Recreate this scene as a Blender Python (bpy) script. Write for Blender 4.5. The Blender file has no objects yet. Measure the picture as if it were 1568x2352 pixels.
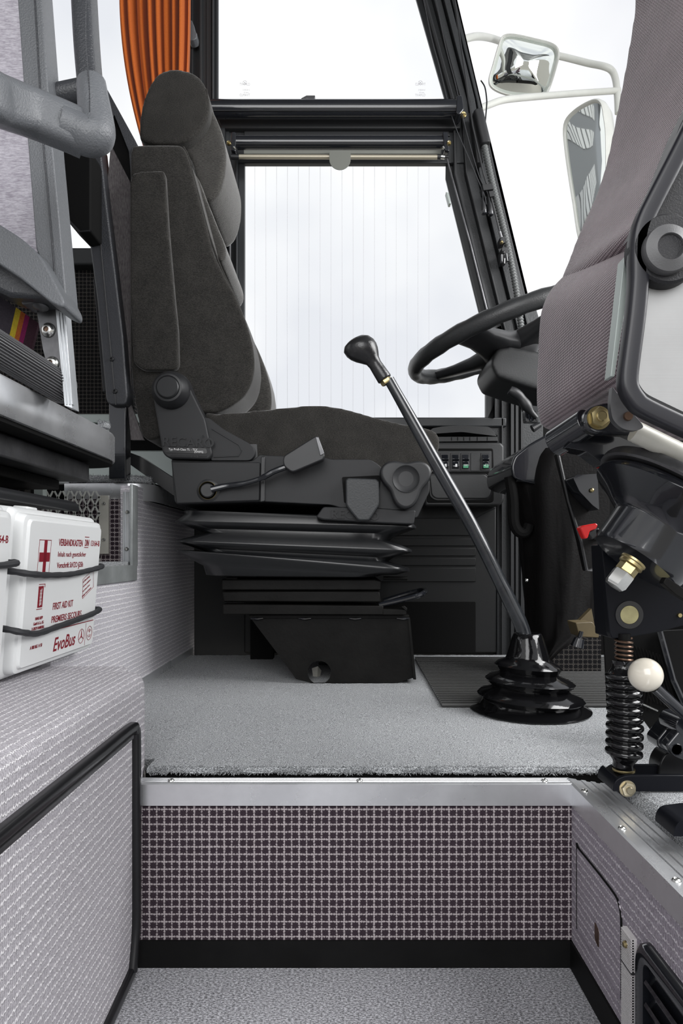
import bpy, bmesh, math, random
from mathutils import Vector, Matrix
R = math.radians
random.seed(7)
S = bpy.context.scene
C = S.collection
# ---------------- camera ----------------
F = 1568.0; VX, VY = 790.0, 1275.0; CZ = .522
cd = bpy.data.cameras.new('camera'); cam = bpy.data.objects.new('camera', cd); C.objects.link(cam)
cam.location = (0, 0, CZ); cam.rotation_euler = (R(90), 0, 0)
cd.sensor_fit = 'AUTO'; cd.sensor_width = 36; cd.lens = 24
cd.shift_x = -6/2352; cd.shift_y = 99/2352; cd.clip_start = .02; cd.clip_end = 500
S.camera = cam
# ---------------- sky ----------------
w = bpy.data.worlds.new('overcast_sky'); S.world = w; w.use_nodes = True
nt = w.node_tree; nt.nodes.clear()
tc = nt.nodes.new('ShaderNodeTexCoord'); nz = nt.nodes.new('ShaderNodeTexNoise'); cr = nt.nodes.new('ShaderNodeValToRGB')
nz.inputs['Scale'].default_value = 2.6; nz.inputs['Detail'].default_value = 4; nz.inputs['Roughness'].default_value = .45
cr.color_ramp.elements[0].position = .40; cr.color_ramp.elements[0].color = (.76, .775, .82, 1)
cr.color_ramp.elements[1].position = .60; cr.color_ramp.elements[1].color = (1.0, 1.0, 1.0, 1)
bg = nt.nodes.new('ShaderNodeBackground'); wo = nt.nodes.new('ShaderNodeOutputWorld')
bg.inputs['Strength'].default_value = 1.0
nt.links.new(tc.outputs['Generated'], nz.inputs['Vector']); nt.links.new(nz.outputs['Fac'], cr.inputs['Fac'])
nt.links.new(cr.outputs['Color'], bg.inputs['Color']); nt.links.new(bg.outputs['Background'], wo.inputs['Surface'])
# daylight of the open entrance door behind the photographer and of the windscreen
def area(name, loc, target, sx, sy, power, col=(1, 1, 1)):
    l = bpy.data.lights.new(name, 'AREA'); l.shape = 'RECTANGLE'; l.size = sx; l.size_y = sy; l.energy = power; l.color = col
    o = bpy.data.objects.new(name, l); C.objects.link(o); o.location = loc
    o.rotation_euler = (Vector(target)-Vector(loc)).to_track_quat('-Z', 'Y').to_euler(); return o
area('door_daylight', (-.1, -1.2, 1.6), (0, 1.2, .3), 1.5, 1.7, 34)
area('windscreen_daylight', (1.55, .75, 1.6), (-.4, .9, .55), 1.7, 1.1, 62)
vs = S.view_settings; vs.view_transform = 'Standard'; vs.look = 'None'; vs.gamma = 1; vs.exposure = .15; vs.use_curve_mapping = False
S.cycles.max_bounces = 8; S.cycles.transparent_max_bounces = 12
# ---------------- pixel -> world ----------------
def P(x, y, Y): return Vector(((x-VX)*Y/F, Y, CZ-(y-VY)*Y/F))
def L(Y, pts): return [((x-VX)*Y/F, CZ-(y-VY)*Y/F) for x, y in pts]
def PX(x, y, X): return P(x, y, X*F/(x-VX))
def PZ(x, y, Z): return P(x, y, (CZ-Z)*F/(y-VY))
# ---------------- shapes ----------------
def BM(): return bmesh.new()
def box(bm, x0, x1, y0, y1, z0, z1):
    v = [bm.verts.new((x, y, z)) for x in (x0, x1) for y in (y0, y1) for z in (z0, z1)]
    for f in ((0,1,3,2),(4,6,7,5),(0,4,5,1),(2,3,7,6),(0,2,6,4),(1,5,7,3)): bm.faces.new([v[i] for i in f])
    return bm
def prism(bm, pts, a, b, axis='Y'):
    """pts: 2D outline; XZ for axis Y, YZ for axis X, XY for axis Z"""
    def m(p, t): return (p[0], t, p[1]) if axis == 'Y' else ((t, p[0], p[1]) if axis == 'X' else (p[0], p[1], t))
    A = [bm.verts.new(m(p, a)) for p in pts]; B = [bm.verts.new(m(p, b)) for p in pts]
    n = len(pts)
    bm.faces.new(A); bm.faces.new(B[::-1])
    for i in range(n): bm.faces.new((A[i], B[i], B[(i+1) % n], A[(i+1) % n]))
    return bm
def rc(pts, r, n=5):
    """round the corners of a polygon (same units as pts)"""
    out = []; N = len(pts)
    for i, p in enumerate(pts):
        q = r[i] if isinstance(r, (list, tuple)) else r
        p = Vector(p); a = Vector(pts[i-1])-p; b = Vector(pts[(i+1) % N])-p
        if q <= 0: out.append(tuple(p)); continue
        q1 = min(q, a.length*.48); q2 = min(q, b.length*.48)
        s = p+a.normalized()*q1; e = p+b.normalized()*q2
        for k in range(n+1):
            t = k/n; out.append(tuple(s*(1-t)**2+p*2*t*(1-t)+e*t*t))
    return out
def cr_(pts, n=5, closed=True):
    pts = [Vector(p) for p in pts]; N = len(pts); out = []
    for i in range(N if closed else N-1):
        if closed: a, b, c, d = pts[i-1], pts[i], pts[(i+1) % N], pts[(i+2) % N]
        else: a, b, c, d = pts[max(i-1, 0)], pts[i], pts[i+1], pts[min(i+2, N-1)]
        for k in range(n):
            t = k/n
            out.append(.5*((2*b)+(-a+c)*t+(2*a-5*b+4*c-d)*t*t+(-a+3*b-3*c+d)*t**3))
    if not closed: out.append(pts[-1])
    return out
def sm(pts, n=5): return [tuple(p) for p in cr_(pts, n)]
def loft(bm, loops, caps=True, closed_path=False):
    V = [[bm.verts.new(p) for p in l] for l in loops]; n = len(V[0])
    for a in range(len(V)-(0 if closed_path else 1)):
        A, B = V[a], V[(a+1) % len(V)]
        for i in range(n): bm.faces.new((A[i], A[(i+1) % n], B[(i+1) % n], B[i]))
    if caps and not closed_path: bm.faces.new(V[0][::-1]); bm.faces.new(V[-1])
    return bm
def frames(pts, closed=False):
    n = len(pts); T = []
    for i in range(n):
        a = pts[i-1] if (i or closed) else pts[i]; b = pts[(i+1) % n] if (i < n-1 or closed) else pts[i]
        T.append((b-a).normalized())
    u = Vector((0, 0, 1)) if abs(T[0].z) < .9 else Vector((0, 1, 0))
    u = (u-T[0]*u.dot(T[0])).normalized(); out = []
    for t in T:
        u = (u-t*u.dot(t)).normalized(); out.append((t, u, t.cross(u)))
    return out
def tube(bm, pts, r, n=12, closed=False, flat=1.0, caps=True):
    pts = [Vector(p) for p in pts]; fr = frames(pts, closed); loops = []
    for i, (p, (t, u, v)) in enumerate(zip(pts, fr)):
        q = r[i] if isinstance(r, (list, tuple)) else r
        loops.append([p+u*math.cos(2*math.pi*k/n)*q+v*math.sin(2*math.pi*k/n)*q*flat for k in range(n)])
    return loft(bm, loops, caps, closed)
def sweep(bm, pts, prof, closed=False, caps=True, up=None):
    pts = [Vector(p) for p in pts]; fr = frames(pts, closed); loops = []
    for p, (t, u, v) in zip(pts, fr):
        if up is not None:
            u = (Vector(up)-t*Vector(up).dot(t)).normalized(); v = t.cross(u)
        loops.append([p+u*a+v*b for a, b in prof])
    return loft(bm, loops, caps, closed)
def rrect(w, h, r, n=3):
    return rc([(-w/2, -h/2), (w/2, -h/2), (w/2, h/2), (-w/2, h/2)], r, n)
def lathe(bm, prof, c, axis=(0, 0, 1), n=32, squash=1.0, a0=0):
    """prof: (radius, height along axis)"""
    ax = Vector(axis).normalized(); u = Vector((1, 0, 0)) if abs(ax.x) < .8 else Vector((0, 0, 1))
    u = (u-ax*u.dot(ax)).normalized(); v = ax.cross(u); c = Vector(c); loops = []
    for r, h in prof:
        r = max(r, 1e-5)
        loops.append([c+ax*h+u*math.cos(a0+2*math.pi*k/n)*r+v*math.sin(a0+2*math.pi*k/n)*r*squash for k in range(n)])
    return loft(bm, loops)
def ball(bm, c, r, n=24):
    m = n//2
    return lathe(bm, [(r*math.sin(math.pi*i/m), -r*math.cos(math.pi*i/m)) for i in range(m+1)], c, n=n)
def arc(c, r, a0, a1, n=12, plane='XZ', Y=0):
    out = []
    for k in range(n+1):
        a = R(a0+(a1-a0)*k/n); out.append((c[0]+r*math.cos(a), c[1]+r*math.sin(a)))
    return out
# ---------------- objects ----------------
def mk(name, bm, mat, off=Vector((0, 0, 0)), parent=None, bev=0, seg=2, remesh=0, soft=0, ang=35, flatshade=False, sub=0):
    bmesh.ops.recalc_face_normals(bm, faces=bm.faces[:])
    me = bpy.data.meshes.new(name); bmesh.ops.translate(bm, verts=bm.verts[:], vec=-Vector(off)); bm.to_mesh(me); bm.free()
    o = bpy.data.objects.new(name, me); C.objects.link(o)
    for m in (mat if isinstance(mat, (list, tuple)) else [mat]): me.materials.append(m)
    if not flatshade:
        me.shade_smooth(); me.set_sharp_from_angle(angle=R(ang))
    if remesh:
        r_ = o.modifiers.new('r', 'REMESH'); r_.mode = 'VOXEL'; r_.voxel_size = remesh; r_.use_smooth_shade = True
    if soft:
        s_ = o.modifiers.new('s', 'SMOOTH'); s_.factor = .5; s_.iterations = soft
    if bev:
        b_ = o.modifiers.new('b', 'BEVEL'); b_.width = bev; b_.segments = seg; b_.limit_method = 'ANGLE'; b_.angle_limit = R(40); b_.harden_normals = False
    if sub:
        s_ = o.modifiers.new('u', 'SUBSURF'); s_.levels = sub; s_.render_levels = sub
    if parent is not None: o.parent = parent
    return o
class T:
    def __init__(s, name, label, cat, loc=(0, 0, 0), group=None):
        s.e = bpy.data.objects.new(name, None); C.objects.link(s.e); s.loc = Vector(loc); s.e.location = s.loc
        s.e.empty_display_size = .05
        s.e['label'] = label; s.e['category'] = cat
        if group: s.e['group'] = group
    def part(s, name, bm, mat, parent=None, label=None, **k):
        o = mk(name, bm, mat, s.loc, parent or s.e, **k)
        if label: o['label'] = label
        return o
def centre(bm):
    n = len(bm.verts); c = Vector((0, 0, 0)); z = 1e9
    for v in bm.verts: c += v.co; z = min(z, v.co.z)
    c /= max(n, 1); c.z = z; return c
def single(name, bm, mat, label, cat, group=None, **k):
    c = centre(bm); o = mk(name, bm, mat, c, **k); o.location = c
    o['label'] = label; o['category'] = cat
    if group: o['group'] = group
    return o
def struct(name, bm, mat, **k):
    o = mk(name, bm, mat, **k); o['kind'] = 'structure'; return o
def dup(root, loc, label=None, group=None):
    r = root.copy(); C.objects.link(r); r.location = loc
    if label: r['label'] = label
    if group: r['group'] = group
    def rec(a, b):
        for ch in list(a.children):
            c = ch.copy(); C.objects.link(c); c.parent = b; rec(ch, c)
    rec(root, r); return r
def text(bm, s, o, xd, yd, size, ext=.0003, sx=1.0, shear=0, align='LEFT', bold=0):
    cu = bpy.data.curves.new('t', 'FONT'); cu.body = s; cu.size = 1; cu.extrude = 0; cu.align_x = align; cu.shear = shear; cu.offset = bold
    cu.resolution_u = 3
    t = bpy.data.objects.new('t', cu); C.objects.link(t)
    dg = bpy.context.evaluated_depsgraph_get(); me = bpy.data.meshes.new_from_object(t.evaluated_get(dg))
    xd = Vector(xd).normalized(); yd = Vector(yd).normalized(); nd = xd.cross(yd); o = Vector(o)
    idx = []
    tb = bmesh.new(); tb.from_mesh(me)
    r = bmesh.ops.extrude_face_region(tb, geom=tb.faces[:])
    up = {v for v in r['geom'] if isinstance(v, bmesh.types.BMVert)}
    m = {}
    for v in tb.verts: m[v] = bm.verts.new(o+xd*v.co.x*size*sx+yd*v.co.y*size+nd*(ext if v in up else 0))
    for f in tb.faces:
        try: bm.faces.new([m[v] for v in f.verts])
        except ValueError: pass
    tb.free(); bpy.data.objects.remove(t); bpy.data.curves.remove(cu); bpy.data.meshes.remove(me)
    return bm
# ---------------- materials ----------------
class N:
    def __init__(s, name):
        s.m = bpy.data.materials.new(name); s.m.use_nodes = True; s.t = s.m.node_tree
        s.b = s.t.nodes['Principled BSDF']; s.tc = s.t.nodes.new('ShaderNodeTexCoord')
    def n(s, k, **kw):
        x = s.t.nodes.new(k)
        for a, b in kw.items(): setattr(x, a, b)
        return x
    def l(s, a, b): s.t.links.new(a, b)
    def val(s, sock, v):
        if hasattr(v, 'is_output') or isinstance(v, bpy.types.NodeSocket): s.l(v, sock)
        else: sock.default_value = v
    def math(s, op, a, b=None, c=None):
        x = s.n('ShaderNodeMath', operation=op); s.val(x.inputs[0], a)
        if b is not None: s.val(x.inputs[1], b)
        if c is not None: s.val(x.inputs[2], c)
        return x.outputs[0]
    def noise(s, scale, detail=2, rough=.5, vec=None, stretch=None, dist=0):
        x = s.n('ShaderNodeTexNoise'); x.inputs['Scale'].default_value = scale; x.inputs['Detail'].default_value = detail; x.inputs['Roughness'].default_value = rough
        x.inputs['Distortion'].default_value = dist
        v = vec or s.tc.outputs['Object']
        if stretch:
            mp = s.n('ShaderNodeMapping'); mp.inputs['Scale'].default_value = stretch; s.l(v, mp.inputs['Vector']); v = mp.outputs[0]
        s.l(v, x.inputs['Vector']); return x.outputs['Fac']
    def ramp(s, f, stops):
        x = s.n('ShaderNodeValToRGB'); s.l(f, x.inputs['Fac']); e = x.color_ramp.elements
        while len(e) < len(stops): e.new(.5)
        for q, (p, c) in zip(e, stops): q.position = p; q.color = (*c, 1) if len(c) == 3 else c
        return x.outputs['Color']
    def mix(s, f, a, b):
        x = s.n('ShaderNodeMix', data_type='RGBA'); s.val(x.inputs[0], f)
        for q, v in ((6, a), (7, b)):
            if isinstance(v, tuple): x.inputs[q].default_value = (*v, 1)
            else: s.l(v, x.inputs[q])
        return x.outputs[2]
    def bump(s, h, strength=.5, dist=.001):
        x = s.n('ShaderNodeBump'); x.inputs['Strength'].default_value = strength; x.inputs['Distance'].default_value = dist
        s.l(h, x.inputs['Height']); s.l(x.outputs[0], s.b.inputs['Normal'])
    def set(s, **k):
        for a, v in k.items(): s.val(s.b.inputs[a.replace('_', ' ')], (*v, 1) if isinstance(v, tuple) and len(v) == 3 else v)
        return s
def sep(s):
    x = s.n('ShaderNodeSeparateXYZ'); s.l(s.tc.outputs['Object'], x.inputs[0]); return x.outputs
def plain(name, col, rough=.5, metal=0, bs=0, bst=.3, bd=.0005, sheen=0, coat=0, vary=0, spec=.5):
    s = N(name); s.set(Base_Color=col, Roughness=rough, Metallic=metal)
    s.b.inputs['Sheen Weight'].default_value = sheen; s.b.inputs['Coat Weight'].default_value = coat
    s.b.inputs['Specular IOR Level'].default_value = spec
    if vary:
        f = s.noise(18, 4, .6); a = tuple(c*(1-vary) for c in col); b = tuple(min(1, c*(1+vary)) for c in col)
        s.l(s.ramp(f, [(.3, a), (.7, b)]), s.b.inputs['Base Color'])
    if bs: s.bump(s.noise(bs, 3, .6), bst, bd)
    return s.m
M = {}
M['black'] = plain('black_plastic', (.012, .0125, .014), .42, bs=1800, bst=.25)
M['shell'] = plain('seat_shell_plastic', (.014, .0145, .016), .5, spec=.35, bs=2200, bst=.35)
M['bellows'] = plain('bellows_rubber', (.008, .0085, .0095), .28, spec=.55, bs=1600, bst=.2)
M['gloss'] = plain('black_gloss_paint', (.010, .011, .014), .16, coat=.5, bs=60, bst=.05, bd=.002)
M['rubber'] = plain('black_rubber', (.008, .008, .009), .3, vary=.3)
M['kick'] = plain('dull_rubber_kickboard', (.005, .005, .005), .6, vary=.3, spec=.15)
M['knobgrey'] = plain('grained_grey_knob', (.07, .07, .073), .45, bs=900, bst=.3)
M['satin'] = plain('satin_black_frame_paint', (.012, .012, .016), .36, spec=.4)
M['rollrub'] = plain('ribbed_roller_rubber', (.11, .11, .115), .3)
M['boot'] = plain('glossy_rubber_boot', (.004, .004, .0045), .10, bs=90, bst=.10, bd=.002)
M['matt'] = plain('black_matt', (.004, .004, .004), .8, spec=.15)
M['blacksteel'] = plain('black_painted_steel', (.005, .0048, .0045), .45, bs=120, bst=.25, bd=.001, vary=.4, spec=.12)
M['frame'] = plain('dark_window_frame', (.020, .022, .024), .45, bs=500, bst=.2)
M['frame2'] = plain('black_window_rubber', (.018, .019, .021), .5)
M['leather'] = plain('grained_pillar_trim', (.022, .024, .026), .5, bs=260, bst=.5, bd=.0012)
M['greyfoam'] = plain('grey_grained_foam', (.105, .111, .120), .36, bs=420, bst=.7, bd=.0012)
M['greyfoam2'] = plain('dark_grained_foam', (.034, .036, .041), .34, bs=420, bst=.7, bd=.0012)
M['console'] = plain('console_plastic', (.024, .025, .026), .48, bs=300, bst=.35, bd=.0008)
M['door'] = plain('door_panel_plastic', (.012, .0125, .013), .5, bs=1200, bst=.4, spec=.3)
M['chrome'] = plain('bright_steel', (.62, .62, .6), .25, 1)
M['brass'] = plain('brass_plated_steel', (.40, .33, .17), .34, 1, bs=300, bst=.2, vary=.25)
M['copper'] = plain('rusty_spring_steel', (.16, .10, .07), .35, .8, vary=.3)
M['steel'] = plain('dull_steel', (.12, .12, .125), .4, .8, bs=200, bst=.2, vary=.4)
M['palemetal'] = plain('cream_painted_tube', (.50, .49, .44), .4, .1, vary=.15)
M['whiteplastic'] = plain('white_box_plastic', (.73, .74, .74), .32, bs=900, bst=.05)
M['ball'] = plain('cream_ball_plastic', (.60, .56, .48), .16, coat=.4)
M['red'] = plain('red_plastic', (.62, .012, .012), .3)
M['print'] = plain('crimson_print', (.20, .004, .014), .6)
M['ink'] = plain('white_print', (.7, .7, .7), .6)
M['green'] = plain('green_print', (.05, .28, .14), .5)
M['etch'] = plain('grey_glass_etching', (.42, .42, .44), .7)
M['silver'] = plain('silver_mirror_paint', (.52, .53, .50), .35, .0, vary=.05)
M['cord'] = plain('black_elastic_cord', (.022, .023, .026), .6, bs=2000, bst=.6)
M['rail'] = plain('blind_rail_metal', (.36, .33, .26), .35, .5)
M['tabfab'] = plain('grey_tab_fabric', (.13, .135, .12), .7, bs=1400, bst=.6)
M['ledge'] = plain('pale_ledge_metal', (.42, .47, .45), .4, .3)
M['stone'] = plain('painted_facade', (.30, .31, .33), .8)
M['lightmark'] = plain('scuff_metal', (.35, .35, .35), .4, .7)
def alu(name, axis, base=(.86, .87, .89), rough=.26):
    s = N(name); st = {'X': (1, 60, 60), 'Y': (60, 1, 60), 'Z': (60, 60, 1)}[axis]
    f = s.noise(14, 4, .6, stretch=st); g = s.noise(9, 5, .65)
    s.set(Metallic=.82); s.l(s.ramp(g, [(.3, tuple(c*.82 for c in base)), (.7, base)]), s.b.inputs['Base Color'])
    s.l(s.math('MULTIPLY_ADD', g, .25, rough-.1), s.b.inputs['Roughness']); s.bump(f, .12, .0004); return s.m
M['aluX'] = alu('aluminium_trim_lengthwise', 'X'); M['aluY'] = alu('aluminium_trim_deep', 'Y'); M['aluZ'] = alu('aluminium_trim_upright', 'Z', (.58, .60, .62), .38)
M['brushed'] = alu('brushed_side_plate', 'X', (.36, .36, .36), .5)
def carpet(name, lo, hi, scale, stretch=(1, 1, 1)):
    s = N(name); f = s.noise(scale, 3, .85, stretch=stretch); g = s.noise(9, 3, .5)
    col = s.ramp(f, [(.41, lo), (.50, tuple((a+b)*.38 for a, b in zip(lo, hi))), (.60, hi)])
    s.l(s.mix(s.math('MULTIPLY', g, .25), col, tuple(c*.75 for c in hi)), s.b.inputs['Base Color'])
    s.set(Roughness=.95); s.b.inputs['Specular IOR Level'].default_value = .1; s.b.inputs['Sheen Weight'].default_value = .15
    s.bump(f, 1.0, .0016); return s.m
M['carpet'] = carpet('grey_pile_carpet', (.02, .024, .028), (.68, .70, .72), 640)
M['loop'] = carpet('grey_loop_carpet', (.025, .025, .03), (.62, .62, .66), 460, (.62, 1.2, 1))
def checks(name, ua, va, dark, light, p=.0095):
    s = N(name); o = sep(s); n1 = s.noise(220, 2, .6); n2 = s.noise(650, 2, .6)
    wob = s.math('MULTIPLY_ADD', n1, .5, -.25)
    jag = s.math('MULTIPLY_ADD', s.noise(1250, 2, .7), 1.0, -.5)
    def cell(k):
        q = s.math('ADD', s.math('DIVIDE', o[k], p), s.math('MULTIPLY', wob, .30)); return s.math('SUBTRACT', s.math('FRACT', q), .5)
    u, v = cell(ua), cell(va)
    par = s.math('MULTIPLY', s.math('FRACT', s.math('MULTIPLY', s.math('FLOOR', s.math('DIVIDE', o[ua], p)), .5)), 2.0)
    weak = s.math('MULTIPLY', s.math('SIGN', u), s.math('MULTIPLY_ADD', par, -2.0, 1.0))
    uw = s.math('MULTIPLY', s.math('ABSOLUTE', u), s.math('MULTIPLY_ADD', weak, -.07, .97))
    r = s.math('SQRT', s.math('ADD', s.math('MULTIPLY', u, u), s.math('MULTIPLY', v, v)))
    th = s.math('ARCTAN2', v, u); st = s.math('COSINE', s.math('MULTIPLY', th, 8))
    # square base grown by eight points
    mx = s.math('MAXIMUM', uw, s.math('ABSOLUTE', v))
    d = s.math('ADD', s.math('MULTIPLY_ADD', r, .40, s.math('MULTIPLY', mx, .62)), s.math('MULTIPLY', st, -.045))
    d = s.math('ADD', d, s.math('MULTIPLY', jag, .34))
    f = s.ramp(d, [(.400, (0, 0, 0)), (.485, (1, 1, 1))])
    pile = s.math('MULTIPLY_ADD', n2, 1.1, .45)
    col = s.mix(f, dark, light); mm = s.n('ShaderNodeMix', data_type='RGBA', blend_type='MULTIPLY'); mm.inputs[0].default_value = 1
    s.l(col, mm.inputs[6]); cc = s.n('ShaderNodeCombineColor'); [s.l(pile, cc.inputs[i]) for i in range(3)]; s.l(cc.outputs[0], mm.inputs[7])
    s.l(mm.outputs[2], s.b.inputs['Base Color']); s.set(Roughness=.95); s.b.inputs['Specular IOR Level'].default_value = .1
    s.bump(n2, .8, .0015); return s.m
def wrapstripe(name, fx, fz, along, base, light, p=.0095):
    """light wavy yarn lines running along one axis, fx/fz weight the cross coordinate"""
    s = N(name); o = sep(s); n1 = s.noise(90, 2, .6); n2 = s.noise(500, 2, .6); nl = s.noise(1, 2, .5, stretch=(900, 900, 60))
    c = s.math('ADD', s.math('MULTIPLY', o[0], fx), s.math('MULTIPLY', o[2], fz))
    q = s.math('ADD', s.math('DIVIDE', c, p), s.math('MULTIPLY_ADD', s.noise(150, 3, .7), .75, -.375))
    # star tips give the line its zig-zag
    zz = s.math('MULTIPLY', s.math('SINE', s.math('MULTIPLY', o[along], 2*math.pi/p*2)), .07)
    q = s.math('ADD', q, zz)
    d = s.math('ABSOLUTE', s.math('SUBTRACT', s.math('FRACT', q), .5))
    f = s.ramp(d, [(.05, (1, 1, 1)), (.15, (0, 0, 0))])
    rib = s.math('MULTIPLY_ADD', s.math('SINE', s.math('MULTIPLY', o[along], 2*math.pi/.0032)), .10, s.math('MULTIPLY_ADD', n2, .9, s.math('MULTIPLY_ADD', s.noise(230, 2, .7), .7, .17)))
    col = s.mix(f, base, light); mm = s.n('ShaderNodeMix', data_type='RGBA', blend_type='MULTIPLY'); mm.inputs[0].default_value = 1
    s.l(col, mm.inputs[6]); cc = s.n('ShaderNodeCombineColor'); [s.l(rib, cc.inputs[i]) for i in range(3)]; s.l(cc.outputs[0], mm.inputs[7])
    s.l(mm.outputs[2], s.b.inputs['Base Color']); s.set(Roughness=.95); s.b.inputs['Specular IOR Level'].default_value = .1
    s.bump(s.math('ADD', n2, s.math('MULTIPLY', f, .8)), .7, .0015); return s.m
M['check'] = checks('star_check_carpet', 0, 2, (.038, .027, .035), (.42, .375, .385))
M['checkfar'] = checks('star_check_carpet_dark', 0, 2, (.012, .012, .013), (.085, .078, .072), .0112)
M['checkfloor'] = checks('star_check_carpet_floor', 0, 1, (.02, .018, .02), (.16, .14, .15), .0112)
M['sidefab'] = wrapstripe('pale_star_carpet_box', -1, 1, 1, (.38, .365, .39), (.72, .70, .72))
M['sidefab2'] = wrapstripe('pale_star_carpet_wall', 0, 1, 1, (.55, .53, .57), (.90, .88, .90), .0092)
M['sidefab3'] = wrapstripe('mauve_star_carpet_panel', 0, 1, 1, (.32, .29, .33), (.64, .60, .64))
def velour(name, a, b, sc, stretch, sheen=.5, bd=.0012):
    s = N(name); f = s.noise(sc, 2, .65, stretch=stretch); g = s.noise(30, 3, .6)
    s.l(s.ramp(s.math('MULTIPLY_ADD', g, .25, s.math('MULTIPLY', f, .85)), [(.32, a), (.72, b)]), s.b.inputs['Base Color'])
    s.set(Roughness=.9); s.b.inputs['Sheen Weight'].default_value = sheen; s.b.inputs['Sheen Roughness'].default_value = .3
    s.b.inputs['Specular IOR Level'].default_value = .15; s.bump(f, .7, bd); return s.m
M['velour'] = velour('charcoal_velour', (.007, .0067, .0063), (.042, .0398, .0365), 420, (1, 1, 2.2), .45)
M['velour_lit'] = velour('charcoal_velour_lit_side', (.016, .0155, .015), (.072, .069, .064), 300, (.6, 1, 3), .9)  # paler copy of the same velour, window light painted into its colour
M['fab'] = velour('silver_panel_fabric', (.26, .24, .28), (.52, .50, .55), 260, (.5, .5, 2.5), .2)
M['fabdark'] = velour('taupe_panel_fabric', (.07, .06, .065), (.16, .15, .15), 260, (2, 1, .4), .2)
def weave():
    s = N('mauve_seat_weave'); o = sep(s); p = .0036; n1 = s.noise(120, 2, .6)
    wob = s.math('MULTIPLY_ADD', n1, 1.0, -.5)
    a = s.math('SINE', s.math('ADD', s.math('MULTIPLY', s.math('MULTIPLY_ADD', o[0], .45, o[1]), 2*math.pi/p), wob))
    b = s.math('SINE', s.math('ADD', s.math('MULTIPLY', o[2], 2*math.pi/p), wob))
    h = s.math('MULTIPLY', s.math('MULTIPLY_ADD', a, .5, .5), s.math('MULTIPLY_ADD', b, .5, .5))
    g = s.noise(14, 4, .6); hh = s.math('ADD', s.math('MULTIPLY', h, .8), s.math('MULTIPLY_ADD', g, .5, -.15))
    s.l(s.ramp(hh, [(.0, (.055, .036, .044)), (.75, (.31, .225, .255))]), s.b.inputs['Base Color'])
    s.set(Roughness=.9); s.b.inputs['Sheen Weight'].default_value = .55; s.b.inputs['Sheen Roughness'].default_value = .35
    s.b.inputs['Specular IOR Level'].default_value = .1; s.bump(h, .8, .0012); return s.m
M['weave'] = weave()
def curt():
    s = N('orange_curtain_cloth'); f = s.noise(600, 2, .6)
    s.l(s.ramp(f, [(.3, (.42, .088, .006)), (.7, (.60, .148, .012))]), s.b.inputs['Base Color']); s.set(Roughness=.8)
    s.b.inputs['Sheen Weight'].default_value = .15
    tr = s.n('ShaderNodeBsdfTranslucent'); tr.inputs['Color'].default_value = (.75, .22, .02, 1); mx = s.n('ShaderNodeMixShader'); mx.inputs[0].default_value = .3
    out = s.t.nodes['Material Output']; s.l(s.b.outputs[0], mx.inputs[1]); s.l(tr.outputs[0], mx.inputs[2]); s.l(mx.outputs[0], out.inputs['Surface'])
    return s.m
M['curtain'] = curt()
def glass(name, tint=(1, 1, 1), refl=.06):
    s = N(name); t = s.n('ShaderNodeBsdfTransparent'); t.inputs['Color'].default_value = (*tint, 1)
    g = s.n('ShaderNodeBsdfGlossy'); g.inputs['Roughness'].default_value = .02; mx = s.n('ShaderNodeMixShader'); mx.inputs[0].default_value = refl
    s.l(t.outputs[0], mx.inputs[1]); s.l(g.outputs[0], mx.inputs[2]); s.l(mx.outputs[0], s.t.nodes['Material Output'].inputs['Surface']); return s.m
M['glass'] = glass('window_glass', (.985, .99, .99), 0.0)
M['mirror'] = plain('mirror_glass', (.80, .84, .82), .02, 1)
def paving():
    s = N('block_paving'); b = s.n('ShaderNodeTexBrick'); mp = s.n('ShaderNodeMapping'); mp.inputs['Scale'].default_value = (4, 4, 4)
    s.l(s.tc.outputs['Object'], mp.inputs[0]); s.l(mp.outputs[0], b.inputs['Vector'])
    b.inputs['Color1'].default_value = (.60, .57, .50, 1); b.inputs['Color2'].default_value = (.54, .51, .45, 1); b.inputs['Mortar'].default_value = (.25, .24, .21, 1)
    s.l(b.outputs['Color'], s.b.inputs['Base Color']); s.set(Roughness=.85); return s.m
M['paving'] = paving()
M['leather2'] = plain('steering_rim_leather', (.022, .023, .024), .38, bs=350, bst=.5, bd=.001)
M['leatherknob'] = plain('grained_knob_plastic', (.014, .014, .015), .25, bs=260, bst=.45, bd=.001)
M['leatherdark'] = plain('dark_grained_leather', (.007, .0065, .0065), .45, bs=200, bst=.5, bd=.001, spec=.16)
M['grain'] = plain('fine_grained_black_leather', (.008, .008, .010), .48, bs=700, bst=.6, bd=.0008, spec=.35)
M['alusatin'] = plain('weathered_aluminium', (.36, .38, .38), .42, .45, bs=60, bst=.05, vary=.2)
M['levershaft'] = plain('worn_black_lever_paint', (.018, .020, .023), .2, coat=.3, bs=40, bst=.1, vary=.5)
M['matrub'] = plain('ribbed_mat_rubber', (.018, .018, .017), .42)
M['hosegrey'] = plain('grey_hose_plastic', (.10, .105, .105), .4)
M['olive'] = plain('olive_brown_paint', (.10, .075, .035), .5, vary=.2)
M['gloss2'] = plain('black_satin_paint', (.004, .0045, .007), .42, bs=80, bst=.05, spec=.16)
M['pinbrass'] = plain('corroded_brass_pin', (.34, .31, .17), .5, .8, bs=600, bst=.5, vary=.45)
M['palebrass'] = plain('pale_zinc_nut', (.52, .46, .33), .35, .9, vary=.2)
M['lens'] = plain('ribbed_lamp_lens', (.62, .60, .60), .25)
# ================= SETTING =================
RX = .2885; SY = .866; PT = .244; LX = -.262
bm = BM(); box(bm, -.34, .40, -.75, SY+.01, -.03, 0); struct('floor', bm, M['loop'])                       # entrance well
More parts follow.
